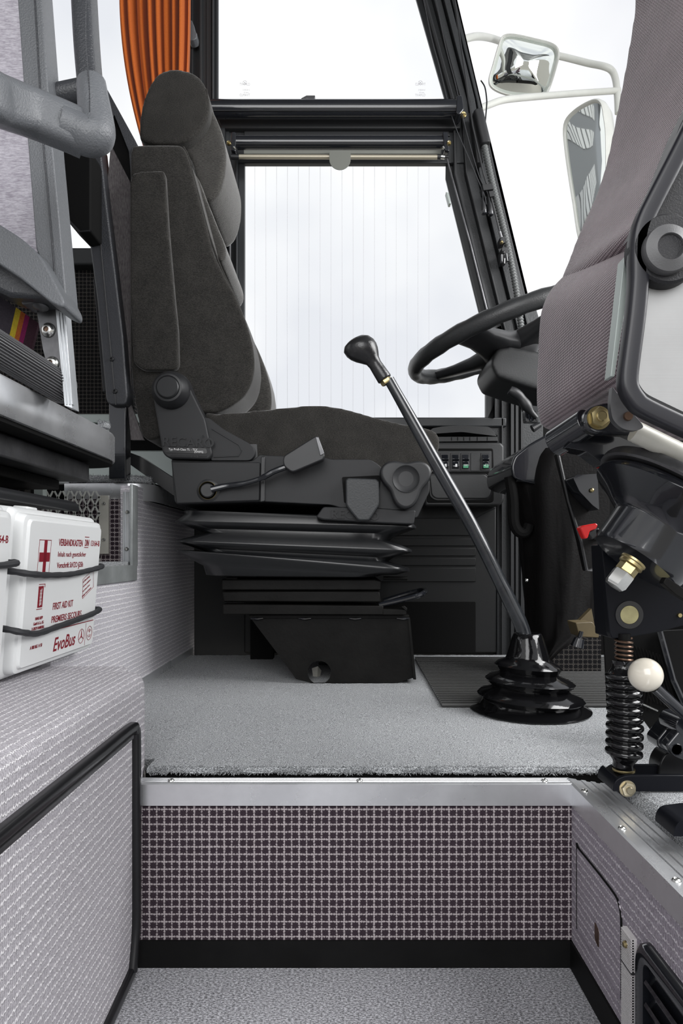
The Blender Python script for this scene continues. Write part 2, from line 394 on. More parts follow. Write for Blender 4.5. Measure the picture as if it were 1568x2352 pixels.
# cockpit podium carpet with a soft rounded front edge
pod = rc([(LX+.004, SY+.018), (RX+.02, SY+.018), (RX+.03, 1.9), (-.428, 1.9), (-.428, .985), (LX+.004, .985)], [0, 0, 0, 0, 0, 0])
def grid_carpet(bm, x0, x1, y0, y1, top, thick, nx, ny, rr=.0065, front=True, wav=.0012):
    rows = []
    ys = [y0+rr*(1-math.cos(R(90)*k/5)) for k in range(6)]+[y0+rr+(y1-y0-rr)*k/ny for k in range(1, ny+1)]
    for j, y in enumerate(ys):
        dz = -rr*(1-math.sin(R(90)*j/5)) if j < 6 and front else 0
        rows.append([bm.verts.new((x0+(x1-x0)*i/nx, y+random.uniform(-wav, wav)*(j < 3)+.002*math.sin(i*.37)*(j < 6), top+dz+random.uniform(-wav, wav)*.4)) for i in range(nx+1)])
    low = [bm.verts.new((v.co.x, y0+.003, top-thick)) for v in rows[0]]
    rows.insert(0, low)
    for a, b in zip(rows, rows[1:]):
        for i in range(nx): bm.faces.new((a[i], a[i+1], b[i+1], b[i]))
bm = BM(); grid_carpet(bm, LX+.004, .345, SY+.026, 1.9, PT, .006, 120, 40)
grid_carpet(bm, -.428, LX+.004, .936, 1.9, PT-.0005, .018, 30, 30, front=False); struct('floor', bm, M['carpet'], ang=60)
bm = BM(); grid_carpet(bm, .345, 1.2, SY+.026, 1.9, PT, .006, 90, 30); struct('floor', bm, M['carpet'], ang=60)
bm = BM()   # right-hand carpet strip beside the entrance well
rows = []
for j in range(60):
    y = -.1+(SY+.015+.1)*j/59; rows.append([bm.verts.new((x+random.uniform(-.001, .001), y, z+random.uniform(-.0006, .0006))) for x, z in ((RX+.047, PT-.016), (RX+.049, PT-.004), (RX+.054, PT+.002), (RX+.065, PT+.004), (RX+.2, PT+.004), (1.2, PT+.004))])
for a, b in zip(rows, rows[1:]):
    for i in range(5): bm.faces.new((a[i], b[i], b[i+1], a[i+1]))
struct('floor', bm, M['carpet'], ang=60)
# fuzzy fibres along the two carpet edges: pile nobody could count
bm = BM()
def tuft(x, y, z, dx, dy, dz, w=.0005):
    a = Vector((x, y, z)); d = Vector((dx, dy, dz)); s = Vector((w, 0, 0)) if abs(dx) < abs(dy)+abs(dz) else Vector((0, w, 0))
    v = [bm.verts.new(a-s), bm.verts.new(a+s), bm.verts.new(a+d*.6+s*.7), bm.verts.new(a+d*.6-s*.7), bm.verts.new(a+d)]
    bm.faces.new((v[0], v[1], v[2], v[3])); bm.faces.new((v[3], v[2], v[4]))
for i in range(5200):
    x = random.uniform(LX+.006, .36); z = random.uniform(PT-.008, PT+.001)
    y = SY+.026+(.004 if z > PT-.002 else 0)
    tuft(x, y+.001, z, random.uniform(-.003, .003), -random.uniform(.001, .004), random.uniform(-.003, .003))
for i in range(2600):
    y = random.uniform(.4, SY); z = random.uniform(PT-.012, PT+.004)
    tuft(RX+.05+.006*(z-PT+.012)/.016, y, z, -random.uniform(.001, .004), random.uniform(-.003, .003), random.uniform(-.003, .003))
o = mk('carpet_fringe', bm, M['carpet'], flatshade=True); o['label'] = 'frayed grey pile fibres along the cut edge of the cockpit carpet'; o['category'] = 'carpet fibres'; o['kind'] = 'stuff'
# rubber underlay of the podium
bm = BM(); box(bm, LX, 1.2, SY+.034, 1.9, PT-.03, PT-.006); struct('floor', bm, M['matt'])
# riser
bm = BM(); box(bm, LX, RX, SY, SY+.03, .033, PT-.03); struct('wall_step', bm, M['check'])
bm = BM(); box(bm, LX, RX, SY-.003, SY+.03, 0, .034); struct('baseboard_step', bm, M['kick'])
# nosing of the step: polished face, ribbed top
def nosing_profile():
    return [(0, -.028), (0, -.0015), (.0015, 0), (.006, 0), (.0065, -.0012), (.0085, -.0012), (.009, 0), (.0115, 0), (.012, -.0012), (.014, -.0012), (.0145, 0), (.017, 0),
            (.0175, -.0012), (.0195, -.0012), (.02, 0), (.024, 0), (.025, -.003), (.003, -.003), (.002, -.028)]
bm = BM(); pr = nosing_profile()
loft(bm, [[(x, SY-.004+a, PT-.0105+b) for a, b in pr] for x in (LX, RX+.002)], True); struct('trim_1', bm, M['aluX'], ang=20)
bm = BM()
loft(bm, [[(RX-.0-(-a)*1.9-.002, y if k == 0 else y-a, PT-.0100+b) for a, b in pr] for k, y in ((0, -.1), (1, SY+.018))], True)
struct('trim_2', bm, M['aluY'], ang=20)
# right panel of the well
bm = BM(); box(bm, RX, RX+.02, -.1, SY+.004, .033, PT-.03); struct('wall_right', bm, M['sidefab3'])
bm = BM(); box(bm, RX-.003, RX+.02, -.1, SY+.004, 0, .034); struct('baseboard_right', bm, M['kick'])
# ---- side wall of the driver's deck (pale fabric) ----
WX = -.43
bm = BM(); prism(bm, [(1.0, .0), (1.96, .0), (1.96, .665), (1.405, .665), (1.405, .478), (1.0, .478)], WX-.03, WX, 'X'); struct('wall_left', bm, M['sidefab2'])
bm = BM(); prism(bm, [(1.02, .235), (1.93, .235), (1.93, .262), (1.02, .262)], WX, WX+.004, 'X'); struct('baseboard_left', bm, M['aluY'])
# lower wall behind everything on the left, far side of the coach
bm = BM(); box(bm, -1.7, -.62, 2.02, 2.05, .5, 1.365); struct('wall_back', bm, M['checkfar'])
bm = BM(); box(bm, -1.7, -.42, 1.98, 2.05, 1.365, 1.415); struct('trim_3', bm, M['frame'], bev=.006)
bm = BM(); box(bm, -.63, -.38, 1.99, 2.02, .5, .93); struct('wall_back', bm, M['matt'])
bm = BM(); box(bm, -1.2, -.44, 1.98, 2.03, .905, .932); box(bm, -1.2, -.44, 1.97, 2.03, .87, .90); struct('trim_4', bm, M['ledge'], bev=.003)
bm = BM(); box(bm, -1.2, -.40, 1.955, 2.03, .745, .822); box(bm, -1.2, -.40, 1.95, 2.0, .72, .738); struct('trim_5', bm, M['ledge'], bev=.004)
# decks
bm = BM()
D1 = rc([(-1.3, -.1), (-.430, -.1), (-.430, 1.325), (-1.3, 1.325)], [0, 0, .075, 0], 8)
prism(bm, D1, .690, .742, 'Z'); struct('floor', bm, M['matt'])
bm = BM(); D1c = rc([(-1.3, -.1), (-.436, -.1), (-.436, 1.318), (-1.3, 1.318)], [0, 0, .075, 0], 8)
prism(bm, D1c, .742, .752, 'Z'); struct('floor', bm, M['carpet'], bev=.004)
# driver's deck behind the seat
D2 = [(-1.3, 1.458), (-.475, 1.458), (-.452, 1.466), (-.430, 1.482), (-.420, 1.51), (-.420, 1.97), (-1.3, 1.97)]
bm = BM(); prism(bm, D2, .64, .676, 'Z'); struct('floor', bm, M['matt'])
bm = BM(); prism(bm, rc(D2, .02), .676, .6805, 'Z'); struct('floor', bm, M['checkfloor'])
# ceiling & outer body
bm = BM(); box(bm, -2.2, 1.3, -.9, 2.0, 2.4, 2.43); struct('ceiling', bm, M['greyfoam'])
# ---- driver's window wall ----
Yw = 1.93
def fr(name, pts, y0, y1, mat, bev=.003): 
    bm = BM(); prism(bm, L(Yw, pts), y0, y1); return struct(name, bm, mat, bev=bev, seg=2)
def strip(bm, a, b, wa, y0, y1):
    """upright strip between pixel points a (top) and b (bottom), width wa px"""
    prism(bm, L(Yw, [a, (a[0]+wa, a[1]), (b[0]+wa, b[1]), b]), y0, y1)
# left pillar of the driver's window
bm = BM()
strip(bm, (432, -240), (432, 1030), 66, 1.945, 1.96)
for x, ww, yy in ((434, 8, 1.935), (458, 6, 1.93), (473, 11, 1.935), (487, 4, 1.925), (494, 5, 1.94)): strip(bm, (x, -240), (x, 262), ww, yy, 1.95)
struct('window_1', bm, M['frame'], bev=.001)
bm = BM()
strip(bm, (430, 300), (430, 1060), 58, 1.93, 1.96); strip(bm, (496, 300), (496, 1060), 22, 1.915, 1.96)
strip(bm, (518, 300), (518, 1060), 8, 1.93, 1.96); strip(bm, (526, 360), (526, 1060), 3, 1.92, 1.96); strip(bm, (531, 355), (531, 1060), 12, 1.925, 1.96)
strip(bm, (543, 360), (543, 1060), 3, 1.915, 1.96); strip(bm, (546, 360), (546, 1060), 14, 1.94, 1.96); struct('window_1', bm, M['frame'], bev=.001)
bm = BM(); strip(bm, (459, -240), (459, 262), 13, 1.94, 1.99); strip(bm, (465, 300), (465, 1060), 5, 1.926, 1.99); strip(bm, (480, 300), (480, 1060), 6, 1.926, 1.99); struct('window_1', bm, M['frame2'])
# rod of the lower blind
# transom
fr('window_2', [(480, 255), (1085, 255), (1098, 372), (512, 372)], 1.935, 1.955, M['frame'])
fr('window_2', [(498, 272), (1052, 272), (1056, 302), (510, 302)], 1.915, 1.94, M['frame2'], .004)
fr('window_2', [(560, 300), (1030, 300), (1034, 312), (560, 312)], 1.93, 1.95, M['frame2'], .002)
# front pillar (slanting A pillar): several ribs, each with its own depth
ribs = [(0, 16, 1.945, 'frame'), (16, 5, 1.925, 'frame2'), (21, 18, 1.94, 'leather'), (39, 3, 1.925, 'frame2'), (42, 20, 1.92, 'leather'), (62, 4, 1.93, 'frame2'),
        (66, 14, 1.915, 'leather'), (80, 8, 1.935, 'frame2'), (88, 6, 1.92, 'frame'), (94, 24, 1.945, 'frame2')]
def slant(x, y):     # x offset measured at the glass edge line of the pillar, bending gently
    base = 957+(y+20)*.2875 if y < 365 else 1015+(y-365)*.238
    base2 = [(-60, 948), (232, 1028), (365, 1016), (800, 1120)]
    return base
def polyline_strip(bm, off, wd, y0, y1, ys=(-240, 232, 400, 600, 810)):
    # outer line of pillar: 1060@0 -> 1222@690 ; inner line: 962@0 -> 1018@365 (stepped at transom) -> 1120@780
    def gx(y, t):
        out = 1058+(y)*.236 if y < 300 else 1128.8+(y-300)*.243
        inn = 962+y*.285 if y <= 232 else (1001+(y-300)*.248)
        return inn+(out-inn)*t
    left = [(gx(y, off), y) for y in ys]; right = [(gx(y, off+wd), y) for y in ys]
    prism(bm, L(Yw, left+right[::-1]), y0, y1)
TT = [(0, .13, 1.95, 'frame'), (.13, .05, 1.925, 'frame2'), (.18, .15, 1.94, 'leather'), (.33, .03, 1.92, 'frame2'), (.36, .17, 1.93, 'leather'), (.53, .04, 1.945, 'frame2'),
      (.57, .14, 1.92, 'leather'), (.71, .06, 1.94, 'frame2'), (.77, .05, 1.925, 'frame'), (.82, .10, 1.945, 'frame2'), (.92, .08, 1.96, 'frame')]
bmL, bmF, bmR = BM(), BM(), BM()
for a, b, y0, k in TT:
    polyline_strip({'leather': bmL, 'frame': bmF, 'frame2': bmR}[k], a, b+.004, y0, 1.96)
struct('window_3', bmL, M['leather'], bev=.0015); struct('window_3', bmF, M['frame'], bev=.0015); struct('window_3', bmR, M['frame2'], bev=.0015)
# lower end of the pillar, wall beside the dash, rounded window corner
bm = BM()
prism(bm, L(Yw, [(1118, 760), (1232, 700), (1250, 760), (1250, 1600), (1142, 1600), (1142, 1000), (1111, 985), (1121, 950), (1121, 830)]), 1.94, 1.96)
struct('window_3', bm, M['leather'], bev=.003)
bm = BM()
for x, ww, yy in ((1116, 18, 1.93), (1134, 4, 1.92)): prism(bm, L(Yw, [(x, 800), (x+ww, 820), (x+ww, 930), (x+ww*.2, 960), (x, 960)]), yy, 1.95)
struct('window_3', bm, M['frame'], bev=.002)
bm = BM()
for x, ww, yy, t in ((1152, 3, 1.93, 820), (1172, 7, 1.925, 850), (1184, 6, 1.93, 860), (1196, 5, 1.93, 900)): strip(bm, (x, t), (x, 1600), ww, yy, 1.95)
struct('window_3', bm, M['frame2'])
# dark backing right of the console, the area below the windscreen
bm = BM(); box(bm, .52, 1.3, 1.955, 1.985, .0, .98); struct('wall_front', bm, M['matt'])
bm = BM(); box(bm, 1.25, 1.28, .9, 1.985, .0, .95); struct('wall_right', bm, M['matt'])
# lower wall below the driver's window
bm = BM(); box(bm, -.46, .56, 1.962, 1.985, .0, .905); struct('wall_back', bm, M['door'])
bm = BM(); box(bm, -.28, .46, 1.93, 1.99, .885, .912); struct('trim_6', bm, M['frame'], bev=.004)
# glass panes
t = BM(); prism(t, L(1.958, [(495, -240), (950, -240), (1035, 262), (495, 262)]), 1.958, 1.962); struct('window_1', t, M['glass'])
t = BM(); prism(t, L(1.958, [(555, 340), (1012, 340), (1125, 800), (1125, 1000), (555, 1000)]), 1.958, 1.962); struct('window_2', t, M['glass'])
bm = BM()
for i in range(17):
    x = 585+i*25.0
    xt = 360; tube(bm, [P(x, 360, 1.957), P(x+random.uniform(-1, 1), 700, 1.957), P(x, 995, 1.957)], .00030 if i < 12 else .00022, 4)
o = struct('window_2', bm, M['etch'])
# etched maker's marks on the upper pane
bm = BM()
for cx, flip in ((562, 1), (965, 0)):
    c = P(cx, 206, 1.956)
    for k, s, z in ((0, 'CLIMAVIT', P(cx, 184+4, 1.956).z-.0), (1, 'CLIMAVIT', P(cx, 213, 1.956).z)):
        mir = (k == 0) == bool(flip)
        text(bm, s, (c.x, 1.956, z-.01), (-1 if mir else 1, 0, 0), (0, 0, 1), .010, sx=.68, align='CENTER', ext=.0003)
    text(bm, 'D 43R 00110', (c.x+.004, 1.956, c.z-.003-.0), (1, 0, 0), (0, 0, 1), .006, sx=.6, align='CENTER', ext=.0003)
    text(bm, 'ISO 2x4mm', (c.x+.004, 1.956, c.z-.010), (1, 0, 0), (0, 0, 1), .005, sx=.6, align='CENTER', ext=.0003)
    cc = P(cx, 190, 1.956); tube(bm, [cc+Vector((.006*math.cos(R(a)), 0, .006*math.sin(R(a)))) for a in range(0, 360, 30)], .0004, 4, closed=True)
    for s_ in (1, -1): tube(bm, [cc+Vector((-.004, 0, -.004*s_)), cc+Vector((.004, 0, .004*s_))], .0005, 4)
struct('window_1', bm, M['etch'], flatshade=True)
# passenger window on the left, far away
t = BM(); box(t, -1.65, -.45, 2.02, 2.024, 1.41, 2.4); struct('window_4', t, M['glass'])
# ground outside and a hall seen only in the outside mirror
bm = BM(); box(bm, -60, 60, -60, 60, -1.05, -1.0); struct('ground', bm, M['paving'])
# ================= DRIVER SEAT =================
d = T('driver_seat', 'charcoal velour suspension driver seat on black bellows and steel pedestal', 'seat', (.02, 1.65, PT))
YN, YF = 1.42, 1.88
# backrest: two side bolsters and a recessed centre
bol = sm([(300, 350), (308, 334), (330, 331), (405, 331), (421, 338), (433, 362), (446, 410), (462, 470), (478, 530), (490, 580), (510, 622), (545, 690), (570, 755), (583, 812), (581, 865), (563, 905), (530, 932), (492, 949), (460, 950), (400, 985), (335, 1010), (312, 940), (300, 840), (297, 700), (297, 500)], 4)
ctr = sm([(318, 360), (330, 338), (405, 336), (430, 370), (455, 450), (470, 520), (486, 600), (500, 690), (510, 800), (505, 900), (490, 960), (335, 1000), (318, 900), (312, 600)], 4)
bm = BM(); prism(bm, L(YN, bol), YN, YN+.125)
bk = d.part('backrest_bolster', bm, M['velour'], remesh=.0045, soft=9)
bm = BM(); prism(bm, L(YN, bol), YF-.125, YF); d.part('backrest_bolster', bm, M['velour_lit'], remesh=.0045, soft=9)
bm = BM(); prism(bm, L(YN, ctr), YN+.10, YF-.10); d.part('backrest', bm, M['velour_lit'], remesh=.0045, soft=9)
bm = BM()   # upper cushion of the inner side
prism(bm, L(YN, sm([(395, 345), (428, 345), (452, 400), (480, 470), (500, 520), (498, 548), (478, 552), (440, 470)], 4)), YN+.09, YF-.09); d.part('shoulder_cushion', bm, M['velour_lit'], remesh=.005, soft=8)
bm = BM()   # piping seam around the near bolster
seam = cr_([Vector(P(x, y, YN+.006)) for x, y in [(421, 338), (433, 362), (446, 412), (463, 475), (482, 545), (508, 618), (543, 690), (567, 755), (578, 812), (576, 862), (560, 902), (528, 929), (492, 946)]], 4, False)
tube(bm, seam, .0022, 6); d.part('piping', bm, M['velour'])
bm = BM()   # pocket flap on the outer side
prism(bm, L(YN-.014, rc([(300, 396), (374, 389), (379, 400), (386, 520), (400, 680), (408, 760), (410, 842), (400, 850), (330, 850), (306, 835), (299, 700), (297, 480)], [14, 8, 6, 0, 0, 0, 8, 6, 6, 10, 0, 0])), YN-.014, YN+.02)
d.part('side_pocket', bm, M['velour'], remesh=.004, soft=4)
# headrest
hm = sm([(319, 300), (324, 250), (337, 208), (356, 176), (378, 161), (408, 158), (440, 165), (462, 182), (477, 212), (481, 245), (474, 275), (455, 302), (430, 322), (395, 330), (345, 328), (322, 320)], 4)
hc = sm([(330, 305), (345, 240), (400, 180), (455, 185), (480, 230), (494, 258), (508, 292), (518, 335), (517, 380), (508, 420), (494, 445), (474, 455), (460, 440), (448, 400), (435, 355), (400, 330), (345, 325)], 4)
bm = BM(); prism(bm, L(1.50, hm), 1.50, 1.80)
hd = d.part('headrest', bm, M['velour'], remesh=.0045, soft=10)
bm = BM(); prism(bm, L(1.52, [(x-2, y) for x, y in hc]), 1.53, 1.77); d.part('headrest_front', bm, M['velour_lit'], remesh=.0045, soft=12)
bm = BM(); tube(bm, cr_([P(x, y, 1.503) for x, y in [(474, 205), (478, 240), (471, 272), (452, 298), (428, 317), (392, 326), (345, 324)]], 4, False), .0016, 6); d.part('piping', bm, M['velour'], parent=hd)
# cushion
cu = sm([(470, 955), (500, 950), (560, 945), (630, 938), (690, 932), (740, 931), (790, 938), (850, 955), (910, 970), (965, 980), (995, 988), (1008, 1003), (1009, 1025), (1000, 1060), (990, 1090), (965, 1108), (900, 1100), (860, 1080), (760, 1075), (600, 1070), (520, 1060)], 4)
bm = BM(); prism(bm, L(YN-.015, cu), YN-.015, YF+.01); d.part('seat_cushion', bm, M['velour'], remesh=.005, soft=8)
bm = BM()   # pale bracket seen between bolster and cushion
prism(bm, L(1.80, [(470, 905), (523, 905), (523, 965), (470, 965)]), 1.80, 1.81); d.part('backrest_plate', bm, M['ledge'])
# recliner cover
Yr = 1.375
bm = BM(); prism(bm, L(Yr, rc([(352, 915), (352, 880), (362, 862), (393, 850), (425, 862), (437, 895), (470, 962), (482, 1020), (487, 1042), (480, 1055), (385, 1052), (373, 1040), (362, 975)], [6, 8, 8, 12, 8, 8, 10, 10, 6, 6, 8, 8, 10])), Yr, YN+.03)
rec = d.part('recliner_cover', bm, M['shell'], bev=.003, seg=3)
bm = BM(); c = P(393, 897, Yr)
lathe(bm, [(.0005, -.030), (.020, -.030), (.0215, -.028), (.0225, -.026), (.0235, -.027), (.0275, -.026), (.0365, -.010), (.0385, -.002), (.0385, .01)], c, (0, 1, 0), 40)
cap = d.part('round_cap', bm, M['black'], parent=rec)
bm = BM(); lathe(bm, [(.0001, .0), (.012, -.0005), (.0195, -.0035)], c+Vector((0, -.0275, 0)), (0, 1, 0), 36); d.part('cap_centre', bm, M['shell'], parent=rec)
bm = BM()
o0 = P(372, 1024, Yr-.0002); text(bm, 'RECARO', o0, (1, 0, -.03), (0, 0, 1), .0265, ext=.0018, sx=1.02, bold=.02); 
text(bm, '®', P(463, 1006, Yr-.0002), (1, 0, 0), (0, 0, 1), .008, ext=.0006)
text(bm, 'KEIPER RECARO GmbH & Co. Remscheid', P(391, 1050, Yr-.0002), (1, 0, 0), (0, 0, 1), .0062, ext=.0006, sx=.68)
d.part('raised_lettering', bm, M['shell'], parent=rec, flatshade=True)
bm = BM(); prism(bm, L(Yr, rc([(378, 1028), (474, 1030), (476, 1042), (380, 1040)], 4)), Yr-.0012, Yr+.002); lb = d.part('label', bm, M['rubber'], parent=rec)
bm = BM(); text(bm, 'Typ Profi-Class TL - TLV', P(387, 1034, Yr-.0014), (1, 0, -.02), (0, 0, 1), .0062, ext=.0002, sx=.92); text(bm, '(F/M/P/S)', P(446, 1040, Yr-.0014), (1, 0, -.02), (0, 0, 1), .0058, ext=.0002, sx=.85)
o = d.part('printed_text', bm, M['ink'], parent=rec, flatshade=True)
bm = BM(); prism(bm, L(Yr+.012, rc([(468, 958), (480, 960), (512, 985), (572, 1018), (584, 1030), (586, 1045), (575, 1058), (485, 1058)], [3, 4, 6, 8, 8, 8, 8, 3])), Yr+.012, YN+.03)
wing = d.part('hinge_cover', bm, M['shell'], bev=.003, seg=3)
bm = BM(); tube(bm, [P(x, y, Yr+.0115) for x, y in [(486, 985), (548, 1022), (555, 1035), (548, 1048), (490, 1050)]], .0012, 6); d.part('raised_rib', bm, M['shell'], parent=wing)
bm = BM(); prism(bm, L(1.40, rc([(572, 1020), (590, 1020), (592, 1062), (572, 1062)], 3)), 1.40, 1.44); d.part('pivot_block', bm, M['black'])
# side shell
Ys = 1.392
sh = rc([(393, 1056), (480, 1058), (580, 1058), (596, 1044), (612, 1046), (740, 1050), (760, 1055), (850, 1055), (868, 1066), (884, 1082), (960, 1082), (986, 1090), (986, 1130), (978, 1146), (966, 1172), (958, 1190), (890, 1182), (800, 1172), (760, 1160), (600, 1152), (405, 1158), (400, 1150)], [3, 3, 4, 4, 4, 6, 6, 8, 8, 6, 4, 8, 6, 6, 8, 6, 6, 10, 10, 4, 6, 3])
bm = BM(); prism(bm, L(Ys, sh), Ys, YF); shell = d.part('side_shell', bm, M['shell'], bev=.004, seg=3)
bm = BM(); prism(bm, L(Ys-.004, rc([(394, 1060), (598, 1062), (596, 1150), (405, 1157)], 4)), Ys-.006, Ys+.01); d.part('shell_flap', bm, M['shell'], bev=.003, seg=3)
bm = BM(); prism(bm, L(Ys, rc([(600, 1050), (609, 1050), (609, 1152), (598, 1154)], 3)), Ys-.007, Ys+.01); d.part('joint_rib', bm, M['black'], bev=.002)
# lower shell skirt with raised word
bm = BM(); prism(bm, L(Ys, rc([(725, 1188), (742, 1164), (860, 1166), (905, 1170), (955, 1172), (950, 1205), (880, 1202), (740, 1194)], 6)), Ys-.004, Ys+.03); sk = d.part('shell_skirt', bm, M['shell'], bev=.004, seg=3)
bm = BM(); text(bm, 'RECARO', P(760, 1189, Ys-.0045), (1, 0, -.05), (0, 0, 1), .024, ext=.0018, sx=1.05, bold=.02); d.part('raised_lettering', bm, M['shell'], parent=sk, flatshade=True)
# paddle in its recess
bm = BM(); prism(bm, L(Ys, rc([(785, 1096), (872, 1092), (874, 1100), (868, 1155), (790, 1155)], 4)), Ys-.002, Ys+.02); d.part('paddle_recess', bm, M['matt'])
bm = BM(); prism(bm, L(Ys-.02, rc([(793, 1103), (798, 1098), (864, 1100), (871, 1106), (871, 1160), (850, 1192), (846, 1196), (822, 1196), (797, 1165), (794, 1158)], [3, 4, 4, 3, 8, 5, 3, 5, 8, 3])), Ys-.022, Ys+.0); d.part('release_paddle', bm, M['leather'], bev=.004, seg=3)
# three-cornered tilt knob
c = P(929, 1108, Ys)
kn = []
for k in range(60):
    a = 2*math.pi*k/60; r = .0465+.0095*math.cos(3*(a+math.pi/2))
    kn.append((c.x+r*math.cos(a), c.z+r*math.sin(a)))
bm = BM(); prism(bm, kn, Ys-.030, Ys+.0); tk = d.part('tilt_knob', bm, M['black'], bev=.006, seg=4)
bm = BM(); lathe(bm, [(.0001, .0015), (.015, .0005), (.024, -.0012), (.0265, -.0035), (.0275, -.0035), (.0275, .004)], c+Vector((.0, -.0305, .004)), (0, 1, 0), 40); d.part('knob_dish', bm, M['shell'], parent=tk)
# lever with tapered head
bm = BM(); c = P(478, 1127, Ys-.006); lathe(bm, [(.0001, -.010), (.0125, -.010), (.0145, -.008), (.0145, -.003), (.018, -.003), (.0235, 0), (.0235, .006)], c, (0, 1, 0), 36); lv = d.part('lever_hub', bm, M['black'])
bm = BM(); lathe(bm, [(.0165, -.004), (.0175, -.0055), (.0185, -.004)], c, (0, 1, 0), 36); d.part('hub_ring', bm, M['brass'], parent=lv)
Yl = Ys-.02
bm = BM(); tube(bm, cr_([P(485, 1124, Yl), P(520, 1116, Yl), P(560, 1110, Yl-.005), P(600, 1098, Yl-.01), P(628, 1083, Yl-.014), P(655, 1073, Yl-.016)], 4, False), [.0066]*4+[.0058]*4+[.0050]*5+[.0062]*8, 10); arm = d.part('lever_arm', bm, M['gloss'])
bm = BM(); prism(bm, L(Yl-.03, rc([(649, 1058), (652, 1047), (722, 1003), (731, 1002), (746, 1048), (742, 1056), (676, 1084), (668, 1084), (652, 1072)], [6, 6, 4, 3, 4, 3, 8, 6, 8])), Yl-.032, Yl+.0); d.part('lever_head', bm, M['black'], parent=arm, bev=.004, seg=3)
bm = BM(); prism(bm, L(Yl-.033, [(724, 1003), (731, 1004), (745, 1042), (735, 1047)]), Yl-.0335, Yl-.0); d.part('head_insert', bm, M['steel'], parent=arm, bev=.001)
# bellows: rounded rectangle sections with sharp folds, drooping to the right
def ring(px0, px1, zl, zr, ins):
    x0 = (px0-VX)*1.40/F+ins; x1 = (px1-VX)*1.40/F-ins; y0 = 1.405+ins; y1 = 1.885-ins
    pts = rc([(x0, y0), (x1, y0), (x1, y1), (x0, y1)], .055, 8)
    return [(x, y, zl+(zr-zl)*(x-x0)/(x1-x0)) for x, y in pts]
def zz(y): return CZ-(y-VY)*1.40/F
folds = [(398, 955, 1170, 1190, .008), (402, 958, 1178, 1196, .006), (388, 962, 1194, 1207, 0), (388, 962, 1198, 1212, 0), (405, 940, 1212, 1226, .02), (436, 918, 1222, 1240, .016), (390, 952, 1240, 1262, 0), (390, 952, 1244, 1268, 0), (410, 930, 1258, 1282, .02),
         (438, 915, 1266, 1290, .016), (392, 946, 1262, 1306, 0), (392, 946, 1268, 1314, 0), (408, 930, 1284, 1322, .012), (436, 900, 1300, 1322, .014), (440, 890, 1322, 1326, .016), (460, 880, 1326, 1328, .03)]
bm = BM(); loft(bm, [ring(a, b, zz(c1), zz(d1), i) for a, b, c1, d1, i in folds]); d.part('bellows', bm, M['bellows'], ang=70, bev=0)
# suspension box, rails, pedestal
Yb = 1.455
bm = BM(); prism(bm, L(Yb, [(508, 1330), (860, 1330), (876, 1334), (876, 1356), (508, 1356)]), Yb, 1.83); d.part('suspension_frame', bm, M['blacksteel'], bev=.003)
bm = BM(); prism(bm, L(Yb, [(508, 1358), (872, 1358), (876, 1384), (512, 1383)]), Yb+.002, 1.83); d.part('suspension_frame', bm, M['blacksteel'], bev=.003)
bm = BM(); prism(bm, L(Yb, [(512, 1387), (880, 1391), (880, 1412), (512, 1411)]), Yb-.006, Yb+.03); d.part('slide_rail', bm, M['blacksteel'], bev=.002)
bm = BM(); prism(bm, L(Yb, [(512, 1387), (880, 1391), (880, 1412), (512, 1411)]), 1.79, 1.83); d.part('slide_rail', bm, M['blacksteel'], bev=.002)
bm = BM(); prism(bm, L(Yb, [(870, 1398), (933, 1400), (933, 1412), (870, 1412)]), Yb-.004, Yb+.026); prism(bm, L(Yb, [(920, 1393), (928, 1391), (935, 1397), (933, 1404)]), Yb-.006, Yb+.02); d.part('inner_rail', bm, M['blacksteel'], bev=.001)
bm = BM(); q = Yb+.01
tube(bm, cr_([P(870, 1390, q), P(920, 1379, q), P(960, 1368, q), P(974, 1361, q+.02), P(978, 1357, q+.1), P(972, 1355, q+.2), P(940, 1362, q+.22), P(880, 1380, q+.22)], 5, False), .0058, 10); d.part('adjusting_bar', bm, M['gloss'])
bm = BM(); tube(bm, [P(880, 1328, Yb), P(935, 1329, Yb)], .004, 8); d.part('spring_pin', bm, M['blacksteel'])
bm = BM(); tube(bm, [P(520, 1328, Yb), P(545, 1328, Yb)], .003, 8); d.part('spring_pin', bm, M['blacksteel'])
# pedestal cheek with round hole
Yp = 1.478
outl = L(Yp, [(574, 1418), (938, 1416), (944, 1470), (952, 1556), (915, 1567), (860, 1574), (715, 1574), (680, 1560), (640, 1505)])
outl = [(a, max(b, PT+.001)) for a, b in outl]
def holed(bm, outline, c, r, y0, y1, n=24):
    hole = [(c[0]+r*math.cos(2*math.pi*k/n), c[1]+r*math.sin(2*math.pi*k/n)) for k in range(n)]
    cv = bpy.data.curves.new('h', 'CURVE'); cv.dimensions = '2D'; cv.fill_mode = 'BOTH'; cv.extrude = abs(y1-y0)/2
    for pts in (outline, hole):
        s = cv.splines.new('POLY'); s.points.add(len(pts)-1); s.use_cyclic_u = True
        for q, p in zip(s.points, pts): q.co = (p[0], p[1], 0, 1)
    o = bpy.data.objects.new('h', cv); C.objects.link(o); me = bpy.data.meshes.new_from_object(o.evaluated_get(bpy.context.evaluated_depsgraph_get()))
    tb = bmesh.new(); tb.from_mesh(me); vm = {}
    for v in tb.verts: vm[v] = bm.verts.new((v.co.x, (y0+y1)/2+v.co.z, v.co.y))
    for f in tb.faces:
        try: bm.faces.new([vm[v] for v in f.verts])
        except ValueError: pass
    tb.free(); bpy.data.objects.remove(o); bpy.data.curves.remove(cv); bpy.data.meshes.remove(me)
hc_ = P(733, 1545, Yp)
bm = BM(); holed(bm, outl, (hc_.x, hc_.z), .0255, Yp, Yp+.005); d.part('pedestal_cheek', bm, M['blacksteel'])
